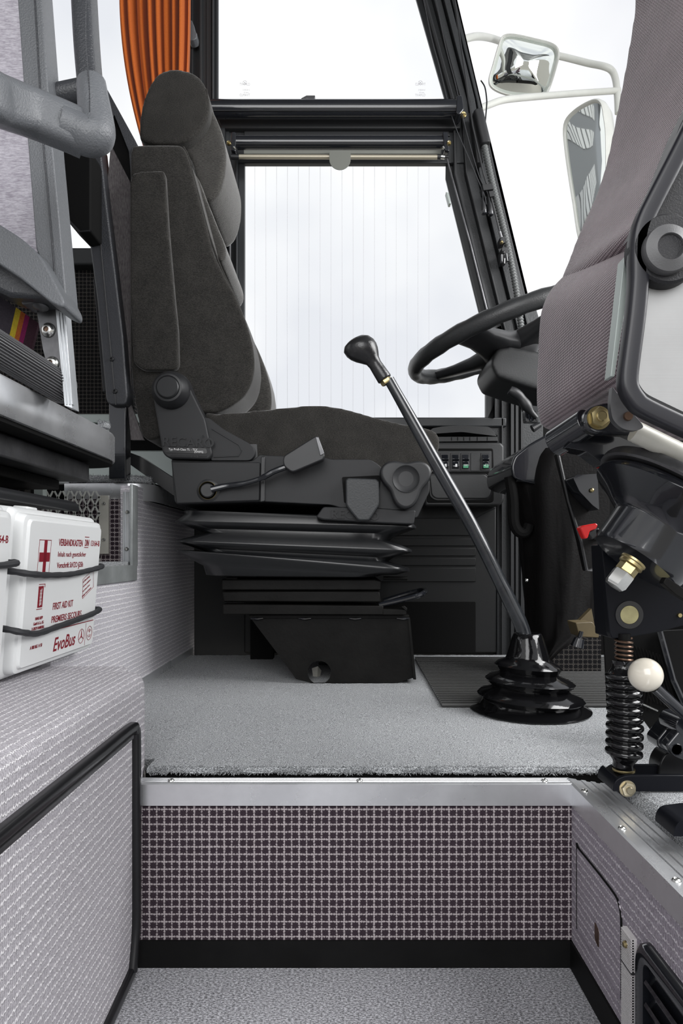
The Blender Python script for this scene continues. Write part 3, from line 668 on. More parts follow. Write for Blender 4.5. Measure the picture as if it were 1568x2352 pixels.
bm = BM(); holed(bm, outl, (hc_.x, hc_.z), .0255, 1.80, 1.805); d.part('pedestal_cheek', bm, M['blacksteel'])
bm = BM(); prism(bm, L(Yp, [(572, 1412), (939, 1412), (939, 1420), (572, 1420)]), Yp-.004, 1.81); d.part('pedestal_top', bm, M['blacksteel'], bev=.001)
bm = BM(); prism(bm, L(Yp, [(936, 1418), (941, 1418), (955, 1560), (949, 1560)]), Yp-.004, 1.81); d.part('pedestal_front', bm, M['blacksteel'])
for x in (590, 700, 815, 925):
    bm = BM(); tube(bm, [P(x-14, 1420, Yp-.003), P(x, 1421.5, Yp-.004), P(x+14, 1420, Yp-.003)], [.002, .0035, .002], 6); d.part('weld_seam', bm, M['gloss'])
bm = BM(); box(bm, -.25, -.19, 1.82, 1.86, PT, .40); d.part('rear_support', bm, M['matt'])
# crumpled paper and cables lying in the pedestal
bm = BM(); random.seed(3)
pp = [P(722+random.uniform(-6, 12), 1545+random.uniform(-14, 12), 1.55) for _ in range(9)]
loft(bm, [[P(716, 1535, 1.56), P(730, 1530, 1.55), P(728, 1560, 1.56), P(720, 1565, 1.57)], [P(720, 1538, 1.58), P(738, 1540, 1.57), P(733, 1562, 1.57), P(724, 1568, 1.58)]])
single('paper_scrap', bm, M['palemetal'], 'small pale crumpled paper scrap seen through the hole in the seat pedestal', 'paper scrap')
bm = BM()
for k in range(4): tube(bm, cr_([Vector((-.06+k*.012, 1.70, PT+.008+k*.004)), Vector((-.03, 1.62, PT+.02+.012*k)), Vector((.01, 1.60+.02*k, PT+.03+.008*k)), Vector((.05, 1.63, PT+.01))], 4, False), .004, 8)
single('cable_bundle', bm, M['rubber'], 'black cables lying on the carpet inside the seat pedestal', 'cable')
# ================= STORAGE BOX, FIRST AID KITS =================
BX = LX; BT = .367
sb = T('storage_box', 'pale carpet covered storage box with black rubber trim, carrying the white first aid kits', 'storage box', (-.55, .4, 0))
top = rc([(-1.0, 0.0), (BX, 0.0), (BX, BT), (-1.0, BT)], [0, 0, .022, 0], 8)
def inset_end(Y):  # softened far end
    return Y
loops = []
for y, q in ((-.15, 0), (.885, 0), (.91, .004), (.925, .012), (.932, .03)):
    loops.append([(x-(q if x > -.9 else 0), y, z-(q*.25 if z > .2 else 0)) for x, z in top])
bm = BM(); loft(bm, loops)
sb.part('body', bm, M['sidefab'], ang=50)
bm = BM(); box(bm, -1.0, BX-.045, .92, .985, PT+.001, BT-.004); sb.part('rear_ledge', bm, M['sidefab'], bev=.01)
# rubber moulding around the lower door of the box (runs along the side, down the far edge and back)
path = [(-.15, .322), (.80, .322), (.838, .320), (.848, .305), (.850, .26), (.850, .12), (.850, .06), (.846, .035), (.80, -.0)]
pts = cr_([Vector((BX+.002, y, z)) for y, z in [(-.1, .310), (.3, .311), (.7, .312), (.825, .312), (.845, .306), (.850, .290), (.850, .2), (.850, .10), (.848, .055), (.835, .012)]], 4, False)
bm = BM(); sweep(bm, pts, rrect(.014, .012, .005), up=(1, 0, 0)); sb.part('rubber_trim', bm, M['rubber'], ang=60)
bm = BM(); sweep(bm, [p+Vector((.001, 0, 0)) for p in [Vector((BX, y, z)) for y, z in [(.835, .012), (.72, .003), (-.1, .003)]]], rrect(.012, .014, .004), up=(1, 0, 0)); sb.part('rubber_trim', bm, M['rubber'], ang=60)
bm = BM(); sweep(bm, [Vector((BX+.001, y, .300)) for y in (-.1, .3, .835)], rrect(.008, .005, .001), up=(1, 0, 0)); sb.part('trim_lip', bm, M['steel'])
# -- first aid kit in its own frame: face in plane x=0, y 0..0.262, z 0..0.212
KO = Vector((-.398, .815, BT+.001)); KA = R(4.6)
k = T('first_aid_kit', 'white first aid box with full crimson print, the farther one on the carpeted box', 'first aid kit', (0, 0, 0), 'first aid boxes')
KL, KH, KD = .280, .212, .085
def krect(y0, y1, z0, z1, r=.012): return rc([(y0, z0), (y1, z0), (y1, z1), (y0, z1)], r, 5)
def kl(x, q, r=.012): return [(x, a, b) for a, b in krect(q, KL-q, q*.8, KH-q*.8, r)]
bm = BM(); loft(bm, [kl(-KD, .004), kl(-KD+.003, .001), kl(-.048, 0), kl(-.046, .002), kl(-.044, .002)]); k.part('rear_shell', bm, M['whiteplastic'], ang=30)
bm = BM(); loft(bm, [kl(-.044, .001), kl(-.043, -.001), kl(-.022, .000), kl(-.018, .0025), kl(-.0155, .0055), kl(-.015, .008), kl(-.0075, .009), kl(-.0045, .0105), kl(-.0035, .0135), kl(-.0032, .0165, .009), kl(-.0012, .0175, .009), kl(0, .019, .008)]); lid = k.part('lid', bm, M['whiteplastic'], ang=30)
bm = BM(); box(bm, -.056, -.036, KL*.3, KL*.3+.03, KH-.002, KH+.004); k.part('latch', bm, M['whiteplastic'], bev=.002)
# printing: positions read on the tilted lid plane
kn_ = Vector((math.cos(KA), 0, -math.sin(KA)))
Mk = Matrix.Translation(KO) @ Matrix.Rotation(KA, 4, 'Y')
def KP(px, py):
    o = Vector((0, 0, CZ)); dd = Vector(((px-VX)/F, 1, -(py-VY)/F)); t = (KO-o).dot(kn_)/dd.dot(kn_)
    q = Mk.inverted() @ (o+dd*t); return Vector((.0002, q.y, q.z))
def kt(bm, s, px, py, px2, h, **kw):
    """text whose baseline starts at pixel px,py and ends at column px2; h = height in px there"""
    a = KP(px, py); b = KP(px2, py); hh = (KP(px, py-h)-a).length
    tmp = BM(); text(tmp, s, (0, 0, 0), (1, 0, 0), (0, 0, 1), 1.0, ext=0, shear=kw.get('shear', 0)); wd = max(v.co.x for v in tmp.verts); ch = .72; tmp.free()
    size = hh/ch; text(bm, s, a, (0, 1, 0), (0, 0, 1), size, ext=.0002, sx=(b.y-a.y)/(wd*size), shear=kw.get('shear', 0), bold=kw.get('bold', .0))
def kpoly(bm, pts): 
    q = [KP(*p) for p in pts]; a = [bm.verts.new(v) for v in q]; b = [bm.verts.new(v+Vector((.0002, 0, 0))) for v in q]; n = len(q)
    bm.faces.new(a); bm.faces.new(b)
    for i in range(n): bm.faces.new((a[i], a[(i+1) % n], b[(i+1) % n], b[i]))
def kbox(bm, y0, y1, z0, z1): box(bm, .0, .0004, y0, y1, z0, z1)
bm = BM()
kt(bm, 'VERBANDKASTEN', 134.5, 1253, 189, 16, bold=.012); kt(bm, 'DIN', 194, 1254, 203.5, 15, bold=.01); kt(bm, '13164-B', 207, 1254, 227.5, 13, bold=.01)
kt(bm, 'Inhalt nach gesetzlicher', 132, 1278.5, 196.5, 12); kt(bm, 'Vorschrift StVZO §35h', 130, 1304.5, 189.5, 13, bold=.008)
kt(bm, 'FIRST AID KIT', 120, 1401, 166, 16, bold=.01); kt(bm, 'PREMIERS SECOURS', 117, 1431, 184.5, 15, bold=.01)
kt(bm, 'EvoBus', 120, 1497, 170, 31, shear=.25, bold=.012)
kt(bm, 'HANS HEPP', 80, 1425, 97, 7, bold=.02); kt(bm, 'GmbH & Co. KG', 76, 1437, 99, 7, bold=.01); kt(bm, 'D-20539 HAMBURG', 72, 1449, 100, 7, bold=.01)
kt(bm, 'A 000 865 14 50', 68, 1493, 95, 8, bold=.01)
# red cross and its frame
a, b = KP(91, 1239), KP(118, 1325)
y0, y1, z1, z0 = a.y, KP(118, 1239).y, a.z, KP(88, 1325).z
cw = y1-y0; cy = (y0+y1)/2+.001; zc = z1-.036
kbox(bm, y0, y1, z1-.0008, z1); kbox(bm, y0, y1, z0, z0+.0008)
for yy in (y0, y1): kbox(bm, yy-.0002, yy+.0002, z0, z1)
kbox(bm, KP(101, 1262).y, KP(107.5, 1262).y, KP(104, 1318).z, KP(104, 1241).z); kbox(bm, KP(90, 1280).y, KP(113.5, 1280).y, KP(104, 1290).z, KP(104, 1269).z)
a = KP(195, 1234); b = KP(204, 1234); kbox(bm, a.y, b.y+.001, a.z, a.z+.001); c_ = KP(195, 1258); kbox(bm, a.y, b.y, c_.z, c_.z+.001)
# maker's tall badge
a, b = KP(90, 1345), KP(101, 1345); zl = KP(86, 1396).z
kbox(bm, a.y-.001, b.y-.001, zl, a.z-.001); kbox(bm, a.y-.001, b.y+.003, a.z+.001, a.z+.0018); kbox(bm, b.y+.0022, b.y+.003, a.z-.003, a.z+.001); kbox(bm, a.y-.003, b.y-.001, zl-.0025, zl-.0017)
# rule above the bus maker's name
a, b = KP(120, 1450), KP(213, 1424); kbox(bm, KP(120, 1450).y, KP(214, 1424).y, b.z-.0006, b.z+.0006)
# round marks
for cx, cyp, ry in ((186, 1461, 15.5), (204.5, 1454, 15)):
    c_ = KP(cx, cyp); rr = (KP(cx, cyp-ry)-c_).length
    tube(bm, [c_+Vector((0, rr*math.cos(R(q)), rr*math.sin(R(q)))) for q in range(0, 360, 12)], .00045, 4, closed=True)
    if cx < 190:
        for q in (90, 210, 330): 
            dd = Vector((0, math.cos(R(q)), math.sin(R(q)))); tube(bm, [c_, c_+dd*rr*.95], [.0013, .0003], 4)
    else:
        for q0, q1 in ((20, 160), (200, 250), (290, 340)): tube(bm, [c_+Vector((0, rr*.6*math.cos(R(q)), rr*.6*math.sin(R(q)))) for q in range(q0, q1, 12)], .0004, 4)
        for q in (70, 110, 270): 
            dd = Vector((0, math.cos(R(q)), math.sin(R(q)))); tube(bm, [c_+dd*rr*.1, c_+dd*rr*.6], .0004, 4)
c_ = KP(195.5, 1457); kbox(bm, c_.y-.0002, c_.y+.0002, c_.z-.017, c_.z+.017)
# slanted notice on the right
n0, n1 = KP(189, 1330), KP(213, 1313); n2 = KP(213, 1350); n3 = KP(189, 1375)
fr_ = [KP(190, 1331), KP(214, 1308), KP(214, 1348), KP(189, 1375)]
tube(bm, [Vector((.0002, p.y, p.z)) for p in fr_], .0004, 4, closed=True)
sl = Vector((0, fr_[1].y-fr_[0].y, fr_[1].z-fr_[0].z)).normalized()
for i, s_ in enumerate(('auf Überstimmung', '-with two ambulances-', '-avec trousse de sec.-', 'bandage & wood contents')):
    o0 = fr_[0]+Vector((0, .002, -.0055-.0072*i)); text(bm, s_, o0, sl, (0, 0, 1), .0046, ext=.0002, sx=.74)
k.part('crimson_printing', bm, M['print'], parent=lid, flatshade=True)
bm = BM(); a, b = KP(90, 1345), KP(101, 1345); m_ = (a.y+b.y)/2-.001
kbox(bm, m_+.0012, m_+.002, zl+.003, a.z-.004); kbox(bm, m_-.002, m_-.0012, zl+.002, a.z-.006)
for q in range(5): kbox(bm, m_-.003, m_+.003, zl+.004+q*.0045, zl+.0046+q*.0045)
for v in bm.verts: v.co.x += .0003
k.part('badge_lines', bm, M['whiteplastic'], parent=lid)
k.e.location = KO; k.e.rotation_euler = (0, KA, 0)
k2 = dup(k.e, KO+Vector((.001, -KL-.013, 0)), 'white first aid box cut by the left edge of the photo, nearer of the two')
# elastic cords around the kits
def cord(name, pts, lab):
    bm = BM(); base = cr_([Vector(p) for p in pts], 6, False)
    rr = [.0040+.0003*math.sin(i*1.9) for i in range(len(base))]
    tube(bm, base, rr, 8); single(name, bm, M['cord'], lab, 'elastic cord', 'elastic cords round the first aid boxes')
def kw(px, py, out=.004):
    o = Vector((0, 0, CZ)); dd = Vector(((px-VX)/F, 1, -(py-VY)/F)); pl = KO+kn_*out; t = (pl-o).dot(kn_)/dd.dot(kn_); return o+dd*t
xw = lambda v, dx, dy=0, dz=0: v+Vector((dx, dy, dz))
s = kw(60, 1315); e = kw(233, 1303)
cord('elastic_cord', [Vector((s.x-.10, .8085, s.z+.003)), Vector((s.x-.025, .8085, s.z+.003)), kw(66, 1318, .007), kw(110, 1321), kw(160, 1319), kw(200, 1311), kw(229, 1303, .006), Vector((e.x-.014, .815+KL+.005, e.z+.002)), Vector((e.x-.09, .815+KL+.006, e.z+.002))], 'black elastic cord round the middle of the farther first aid box')
s = kw(42, 1447); e = kw(222, 1404)
cord('elastic_cord', [Vector((s.x-.10, .8085, s.z+.003)), Vector((s.x-.025, .8085, s.z+.003)), kw(48, 1452, .007), kw(85, 1455), kw(130, 1440), kw(180, 1422), kw(220, 1406, .006), Vector((e.x-.012, .815+KL+.005, e.z+.002)), Vector((e.x-.09, .815+KL+.006, e.z+.002))], 'black elastic cord round the lower part of the farther first aid box')
s = kw(-300, 1330); e = kw(43, 1293)
cord('elastic_cord', [kw(-160, 1306), kw(-80, 1303), kw(0, 1299), kw(38, 1293, .006), Vector((-.405, .8085, kw(44, 1292).z)), Vector((-.48, .8085, kw(44, 1292).z))], 'black elastic cord round the nearer first aid box')
# ================= BELOW THE DECKS =================
# low wall opening: sill carpet, aluminium frame, mesh grille, dark carpet behind
bm = BM(); prism(bm, [(1.02, .478), (1.40, .478), (1.40, .498), (1.02, .498)], WX-.028, WX-.003, 'X')
prism(bm, [(-.9, 1.1), (WX-.004, 1.1), (WX-.004, 1.41), (-.9, 1.41)], .500, .509, 'Z'); struct('floor', bm, M['carpet'])
bm = BM(); prism(bm, [(1.06, .470), (1.405, .470), (1.405, .502), (1.06, .502)], WX-.001, WX+.0045, 'X'); struct('trim_7', bm, M['alusatin'], bev=.001)
bm = BM(); prism(bm, [(1.372, .500), (1.41, .500), (1.41, .665), (1.372, .665)], WX-.001, WX+.0045, 'X'); struct('trim_7', bm, M['alusatin'], bev=.001)
Yg = 1.39
bm = BM(); pr2 = [(268, 1138), (300, 1138), (300, 1290), (268, 1290)]
for x, ww, yy in ((283, 4, 0), (288, 5, .003), (294, 3, 0), (298, 5, .003), (304, 3, 0)): prism(bm, L(Yg, [(x, 1130), (x+ww, 1130), (x+ww, 1290), (x, 1290)]), Yg-.004+yy, Yg+.008)
prism(bm, L(Yg, [(282, 1130), (308, 1130), (308, 1290), (282, 1290)]), Yg, Yg+.01)
post = single('ribbed_corner_strip', bm, M['aluZ'], 'ribbed aluminium strip with two screws at the corner of the pale carpeted wall', 'metal strip')
def screw(name, c, r, axis, mat='chrome', parent=None, th=None, lab=None, cat='screw', group=None):
    bm = BM(); lathe(bm, [(.0001, -r*.55), (r*.28, -r*.55), (r*.3, -r*.25), (r*.42, -r*.5), (r*.55, -r*.62), (r*.85, -r*.4), (r, 0), (r, r*.3)], c, axis, 16)
    if th: return th.part(name, bm, M[mat], parent=parent)
    return single(name, bm, M[mat], lab, cat, group)
for y in (1176, 1261):
    q = screw('screw', P(292 if y < 1200 else 291, y, Yg-.005), .0042, (0, 1, 0), lab='%s screw in the ribbed aluminium corner strip' % ('upper' if y < 1200 else 'lower'), group='screws in the aluminium strips')
bm = BM(); prism(bm, L(1.43, [(228, 1138), (250, 1138), (250, 1272), (228, 1272)]), 1.428, 1.434); single('flat_upright_strip', bm, M['palemetal'], 'flat pale upright strip with two screws beside the mesh grille', 'metal strip')
for y in (1157, 1240):
    screw('screw', P(238, y, 1.427), .0042, (0, 1, 0), lab='%s screw in the flat pale strip beside the mesh' % ('upper' if y < 1200 else 'lower'), group='screws in the aluminium strips')
bm = BM(); box(bm, -.95, WX-.03, 1.442, 1.46, .50, .64); struct('wall_niche', bm, M['check'])
# expanded metal grille
bm = BM(); Yg2 = 1.425; dx, dz = .0172, .0205; x0 = P(95, 1180, Yg2).x; x1 = P(230, 1180, Yg2).x; zt = P(100, 1128, Yg2).z; zb = .51
for s_ in (1, -1):
    n_ = 24
    for i in range(-n_, n_):
        a = Vector((x0+i*dx, Yg2, zb)); H = zt-zb; b = a+Vector((s_*H*dx/dz*.62, 0, H))
        t0 = 0.; t1 = 1.
        for lim, sgn in ((x0, 1), (x1, -1)):
            da = (a.x-lim)*sgn; db = (b.x-lim)*sgn
            if da < 0 and db < 0: t0 = 2; break
            if da < 0: t0 = max(t0, da/(da-db))
            elif db < 0: t1 = min(t1, da/(da-db))
        if t0 < t1: 
            A_, B_ = a.lerp(b, t0), a.lerp(b, t1); n2 = Vector((B_.z-A_.z, 0, -(B_.x-A_.x))).normalized()*.0016
            v = [A_-n2, A_+n2, B_+n2, B_-n2]; loft(bm, [[p-Vector((0, .001, 0)) for p in v], [p+Vector((0, .001, 0)) for p in v]])
single('mesh_grille', bm, M['silver'], 'silver diamond mesh grille below the curved aluminium deck edge', 'grille')
# curved aluminium edge of the driver deck
bandp = [(-.595, 1.452), (-.475, 1.447), (-.452, 1.449), (-.432, 1.458), (-.418, 1.475), (-.411, 1.50), (-.409, 1.56), (-.409, 1.75), (-.409, 1.95)]
bp = cr_([Vector((x, y, .655)) for x, y in bandp], 4, False)
bm = BM(); sweep(bm, bp, [(-.017, 0), (.018, 0), (.020, -.001), (.020, -.012), (.0185, -.012), (.0185, -.002), (-.017, -.002)], up=(0, 0, 1)); single('curved_deck_edge', bm, M['aluX'], 'curved aluminium band round the corner of the deck behind the driver seat', 'metal edging', ang=50)
bm = BM(); tube(bm, [P(95, 1108, 1.46), P(160, 1108, 1.46)], .006, 12); single('deck_edge_tube', bm, M['aluX'], 'thin round aluminium edge left of the curved deck band', 'metal edging')
bm = BM(); prism(bm, L(1.40, [(78, 1090), (98, 1090), (98, 1160), (78, 1160)]), 1.40, 1.42); single('support_post', bm, M['ledge'], 'short pale metal post between the shelf and the mesh grille', 'post')
# frayed carpet rim on that deck
bm = BM(); cp = cr_([Vector((x, y, .684)) for x, y in [(-.66, 1.465), (-.56, 1.46), (-.48, 1.46), (-.45, 1.468), (-.432, 1.49), (-.425, 1.52)]], 6, False)
tube(bm, cp, [.003]+[.0075+.001*math.sin(i*2.1) for i in range(len(cp)-2)]+[.002], 10)
random.seed(5)
for i in range(1800):
    p = cp[random.randrange(len(cp))].lerp(cp[random.randrange(len(cp)-1)], 0)+Vector((random.uniform(-.008, .008), random.uniform(-.004, .004), random.uniform(0, .008)))
    tuft(p.x, p.y, p.z, random.uniform(-.003, .003), -random.uniform(0, .003), random.uniform(.0, .005))
o = single('carpet_edge', bm, M['carpet'], 'frayed grey carpet rim lying on the curved aluminium deck edge', 'carpet')
bm = BM()
c0 = Vector((-.45, 1.305, .752))
cp = cr_([Vector((-.50, 1.30, .760)), Vector((-.455, 1.29, .763)), Vector((-.437, 1.26, .760)), Vector((-.435, 1.22, .756))], 6, False); tube(bm, cp, [.006]*len(cp), 8)
for i in range(700):
    p = cp[random.randrange(len(cp))]+Vector((random.uniform(-.006, .006), random.uniform(-.006, .006), random.uniform(0, .005)))
    tuft(p.x, p.y, p.z, random.uniform(-.003, .003), -random.uniform(0, .003), random.uniform(.0, .005))
single('carpet_edge', bm, M['carpet'], 'small frayed grey carpet tuft on the tip of the upper aluminium shelf', 'carpet')
# aluminium edge of the passenger deck
ep = cr_([Vector(p) for p in [(-.425, -.1, .7215), (-.425, .5, .7215), (-.424, .9, .7215), (-.424, 1.15, .7215), (-.426, 1.25, .7215), (-.437, 1.300, .7215), (-.462, 1.326, .7215), (-.50, 1.334, .7215), (-.62, 1.334, .7215)]], 5, False)
bm = BM(); sweep(bm, ep, [(-.022, 0), (.022, 0), (.0255, -.002), (.0255, -.02), (.024, -.02), (.024, -.003), (-.022, -.003), (-.024, -.01), (-.026, -.01), (-.025, -.001)], up=(0, 0, 1)); single('passenger_deck_edge', bm, M['aluY'], 'broad polished aluminium edging of the passenger deck at upper left', 'metal edging', ang=40)
bm = BM(); box(bm, -.56, -.462, -.1, 1.24, .655, .688); single('deck_beam', bm, M['steel'], 'grey metal beam under the polished aluminium deck edge', 'beam', bev=.003)
bm = BM(); box(bm, -.62, -.50, .9, 1.2, .637, .654); single('beam_bracket', bm, M['blacksteel'], 'dark bracket below the beam of the aluminium deck edge', 'bracket', bev=.002)
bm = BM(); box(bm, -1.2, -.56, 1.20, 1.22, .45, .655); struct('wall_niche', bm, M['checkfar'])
bm = BM(); prism(bm, L(1.02, rc([(-60, 1133), (20, 1128), (110, 1140), (123, 1150), (122, 1166), (-60, 1152)], [0, 0, 6, 6, 3, 0])), .75, 1.12); single('black_tray', bm, M['black'], 'flat black plastic tray lying behind the first aid boxes', 'tray', bev=.003)
# ================= PARTITIONS AT UPPER LEFT =================
# near partition: grained frame with pale fabric
Yn = .92
p1 = T('partition_panel', 'pale grey fabric partition panel in a grained grey frame at far left', 'partition', P(100, 720, Yn))
bm = BM(); prism(bm, L(Yn+.01, [(-900, -700), (20, -700), (92, 580), (-900, 300)]), Yn+.012, Yn+.022); p1.part('fabric_panel', bm, M['fab'])
def bar(bm, pts, prof, up): return sweep(bm, [Vector(p) for p in pts], prof, up=up)
bm = BM()
A = [(42, -120), (92, -120), (161, 712), (159, 722), (150, 716), (108, 640)]
prism(bm, L(Yn, rc([(0, -700), (50, -700), (128, 340), (161, 700), (160, 720), (148, 716), (92, 580), (70, 300)], [0, 0, 0, 14, 6, 14, 0, 0])), Yn-.012, Yn+.03)
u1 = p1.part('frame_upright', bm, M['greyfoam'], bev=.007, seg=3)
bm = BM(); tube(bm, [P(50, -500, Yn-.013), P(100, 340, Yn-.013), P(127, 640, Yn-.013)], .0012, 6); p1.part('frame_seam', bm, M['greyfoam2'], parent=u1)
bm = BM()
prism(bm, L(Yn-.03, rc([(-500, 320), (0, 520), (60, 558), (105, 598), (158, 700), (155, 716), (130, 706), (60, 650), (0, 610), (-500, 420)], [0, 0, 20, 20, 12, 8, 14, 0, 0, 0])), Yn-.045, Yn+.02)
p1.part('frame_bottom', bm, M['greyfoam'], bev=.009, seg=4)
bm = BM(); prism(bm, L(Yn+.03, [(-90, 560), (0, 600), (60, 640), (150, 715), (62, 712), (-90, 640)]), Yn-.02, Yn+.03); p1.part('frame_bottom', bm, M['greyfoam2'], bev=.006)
# handrail loop in front of it
Yh = .80
h1 = T('grab_rail', 'large bent grab rail covered in grained grey plastic, nearest at upper left', 'grab rail', P(230, 330, Yh))
lp = [P(-420, 60, Yh-.22), P(-60, 205, Yh-.10), P(0, 232, Yh-.06), P(70, 258, Yh-.02), P(150, 290, Yh), P(195, 310, Yh+.01), P(216, 308, Yh+.015), P(222, 285, Yh+.02), P(214, 240, Yh+.03), P(206, 150, Yh+.04), P(198, 50, Yh+.05), P(188, -80, Yh+.06)]
def ovs(n): return [(-.026, -.013)]
bm = BM(); pts = cr_(lp[:6], 5, False)
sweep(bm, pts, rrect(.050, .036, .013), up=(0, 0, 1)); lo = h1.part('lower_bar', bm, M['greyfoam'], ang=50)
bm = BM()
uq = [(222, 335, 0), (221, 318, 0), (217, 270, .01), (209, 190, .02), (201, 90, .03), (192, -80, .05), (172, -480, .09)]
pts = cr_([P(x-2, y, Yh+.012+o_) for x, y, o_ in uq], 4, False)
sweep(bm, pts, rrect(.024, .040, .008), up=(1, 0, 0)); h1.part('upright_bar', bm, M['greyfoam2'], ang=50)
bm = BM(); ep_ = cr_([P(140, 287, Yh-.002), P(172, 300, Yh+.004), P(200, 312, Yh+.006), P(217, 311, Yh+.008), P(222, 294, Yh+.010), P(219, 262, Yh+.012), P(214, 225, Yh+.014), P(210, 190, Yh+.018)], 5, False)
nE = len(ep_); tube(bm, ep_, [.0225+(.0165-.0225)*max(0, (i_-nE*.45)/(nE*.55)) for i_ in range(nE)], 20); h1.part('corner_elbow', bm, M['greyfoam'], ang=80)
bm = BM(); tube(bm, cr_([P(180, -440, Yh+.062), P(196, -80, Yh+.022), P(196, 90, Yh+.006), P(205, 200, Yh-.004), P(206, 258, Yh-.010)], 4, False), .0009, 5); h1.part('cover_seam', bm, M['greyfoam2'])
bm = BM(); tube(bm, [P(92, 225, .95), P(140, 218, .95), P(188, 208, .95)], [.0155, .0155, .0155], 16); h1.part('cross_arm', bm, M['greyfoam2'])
# far partition behind the driver seat
Yf = 1.43
p2 = T('partition_frame', 'tall grained grey partition frame just behind the driver seat, standing on a black post', 'partition', P(280, 1080, Yf))
bm = BM(); prism(bm, L(Yf, rc([(193, 345), (236, 335), (240, 372), (252, 480), (272, 640), (289, 780), (299, 918), (296, 930), (290, 934), (258, 934), (250, 924), (230, 700), (212, 560), (200, 450)], [8, 8, 0, 0, 0, 0, 8, 4, 4, 8, 10, 0, 0, 0])), Yf-.018, Yf+.03)
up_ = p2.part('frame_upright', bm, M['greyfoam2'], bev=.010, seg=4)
bm = BM(); tube(bm, [P(214, 380, Yf-.0185), P(234, 590, Yf-.0185), P(266, 930, Yf-.0185)], .0011, 6); p2.part('frame_seam', bm, M['black'], parent=up_)
for y, x in ((825, 257), (899, 264)):
    bm = BM(); lathe(bm, [(.0001, -.001), (.0022, -.001), (.0024, -.0035), (.0042, -.003), (.0055, 0), (.0055, .003)], P(x, y, Yf-.018), (0, 1, 0), 20); p2.part('recessed_screw', bm, M['black'], parent=up_)
bm = BM(); prism(bm, L(Yf+.0, rc([(234, 195), (246, 205), (312, 325), (330, 560), (312, 560), (296, 348), (262, 262), (236, 330), (200, 330), (236, 240)], 4)), Yf, Yf+.035); p2.part('frame_top', bm, M['greyfoam2'], bev=.006, seg=3)
bm = BM(); prism(bm, L(Yf+.01, [(178, 180), (190, 175), (215, 320), (195, 345), (186, 230)]), Yf+.0, Yf+.03); p2.part('frame_arm', bm, M['greyfoam2'], bev=.005)
bm = BM(); prism(bm, L(Yf+.01, [(256, 300), (298, 380), (300, 930), (330, 1010), (300, 1010), (290, 900), (262, 600), (246, 420)]), Yf+.012, Yf+.02); p2.part('fabric_panel', bm, M['fabdark'])
bm = BM(); prism(bm, L(Yf+.01, [(262, 262), (298, 345), (300, 420), (254, 330)]), Yf+.011, Yf+.03); p2.part('panel_shadow_gap', bm, M['matt'])
bm = BM(); x0 = P(257, 1, Yf+.02).x; box(bm, x0, x0+.036, Yf+.0, Yf+.034, .6815, .845); p2.part('post', bm, M['gloss'], bev=.002)
bm = BM(); prism(bm, L(Yf+.03, rc([(214, 640), (222, 640), (244, 880), (242, 900), (236, 900)], 2)), Yf+.03, Yf+.04); p2.part('rear_frame', bm, M['black'], bev=.002)
# driver belt housing strap going down behind seat
bm = BM(); prism(bm, L(1.50, [(300, 1040), (322, 1048), (400, 1100), (402, 1140), (390, 1132), (300, 1068)]), 1.50, 1.54); single('belt_strap', bm, M['rubber'], 'black ribbed strap running down behind the driver seat shell', 'strap')
# monitor
bm = BM(); prism(bm, L(1.35, rc([(126, 332), (200, 332), (208, 350), (208, 530), (183, 535), (140, 490), (128, 400)], 5)), 1.35, 1.44)
m_ = T('ceiling_monitor', 'black angular screen housing seen between the two grey partition frames', 'monitor', P(165, 535, 1.38)); m_.part('housing', bm, M['matt'], bev=.006)
bm = BM(); tube(bm, [P(141, 488, 1.348), P(183, 532, 1.348), P(206, 530, 1.348)], .0018, 6); m_.part('edge_rim', bm, M['black'])
# ---------- bracket, bolts, roller, strap at the near seat end ----------
Yk = .95
br = T('seat_bracket', 'bolted dark steel bracket with pale flange below the near partition frame', 'bracket', P(130, 900, Yk))
bm = BM(); prism(bm, L(Yk, rc([(82, 700), (108, 690), (128, 712), (146, 860), (150, 905), (118, 880), (98, 800)], 4)), Yk, Yk+.008); bp_ = br.part('bracket_plate', bm, M['steel'], bev=.0015)
bm = BM(); prism(bm, L(Yk, [(60, 692), (112, 690), (130, 710), (75, 718)]), Yk-.03, Yk+.004); br.part('top_flange', bm, M['steel'], bev=.0015)
bm = BM(); prism(bm, L(Yk+.002, [(131, 712), (152, 724), (170, 940), (152, 934)]), Yk-.004, Yk+.02)
for x in (134, 141, 147): prism(bm, L(Yk-.004, [(x, 716), (x+3, 718), (x+21, 930), (x+18, 930)]), Yk-.006, Yk)
br.part('ribbed_rail', bm, M['aluZ'], bev=.0005)
for i, (x, y) in enumerate(((110, 758), (119, 835))):
    c = P(x, y, Yk-.001); bm = BM(); lathe(bm, [(.0001, -.002), (.0036, -.0022), (.0040, -.0052), (.0058, -.0050), (.0082, -.0035), (.0100, -.001), (.0105, .0005), (.0105, .003)], c, (.15, 1, 0), 28); bb = br.part('button_bolt', bm, M['chrome'])
    bm = BM(); lathe(bm, [(.0001, -.0025), (.0036, -.0026), (.0037, -.001)], c+Vector((0, -.0004, 0)), (.15, 1, 0), 6); br.part('hex_socket', bm, M['copper'], parent=bb)
bm = BM(); lathe(bm, [(.0001, -.004), (.0065, -.003), (.0105, .0), (.0105, .003)], P(93, 706, Yk-.02), (0, .2, 1), 24); br.part('button_bolt', bm, M['steel'])
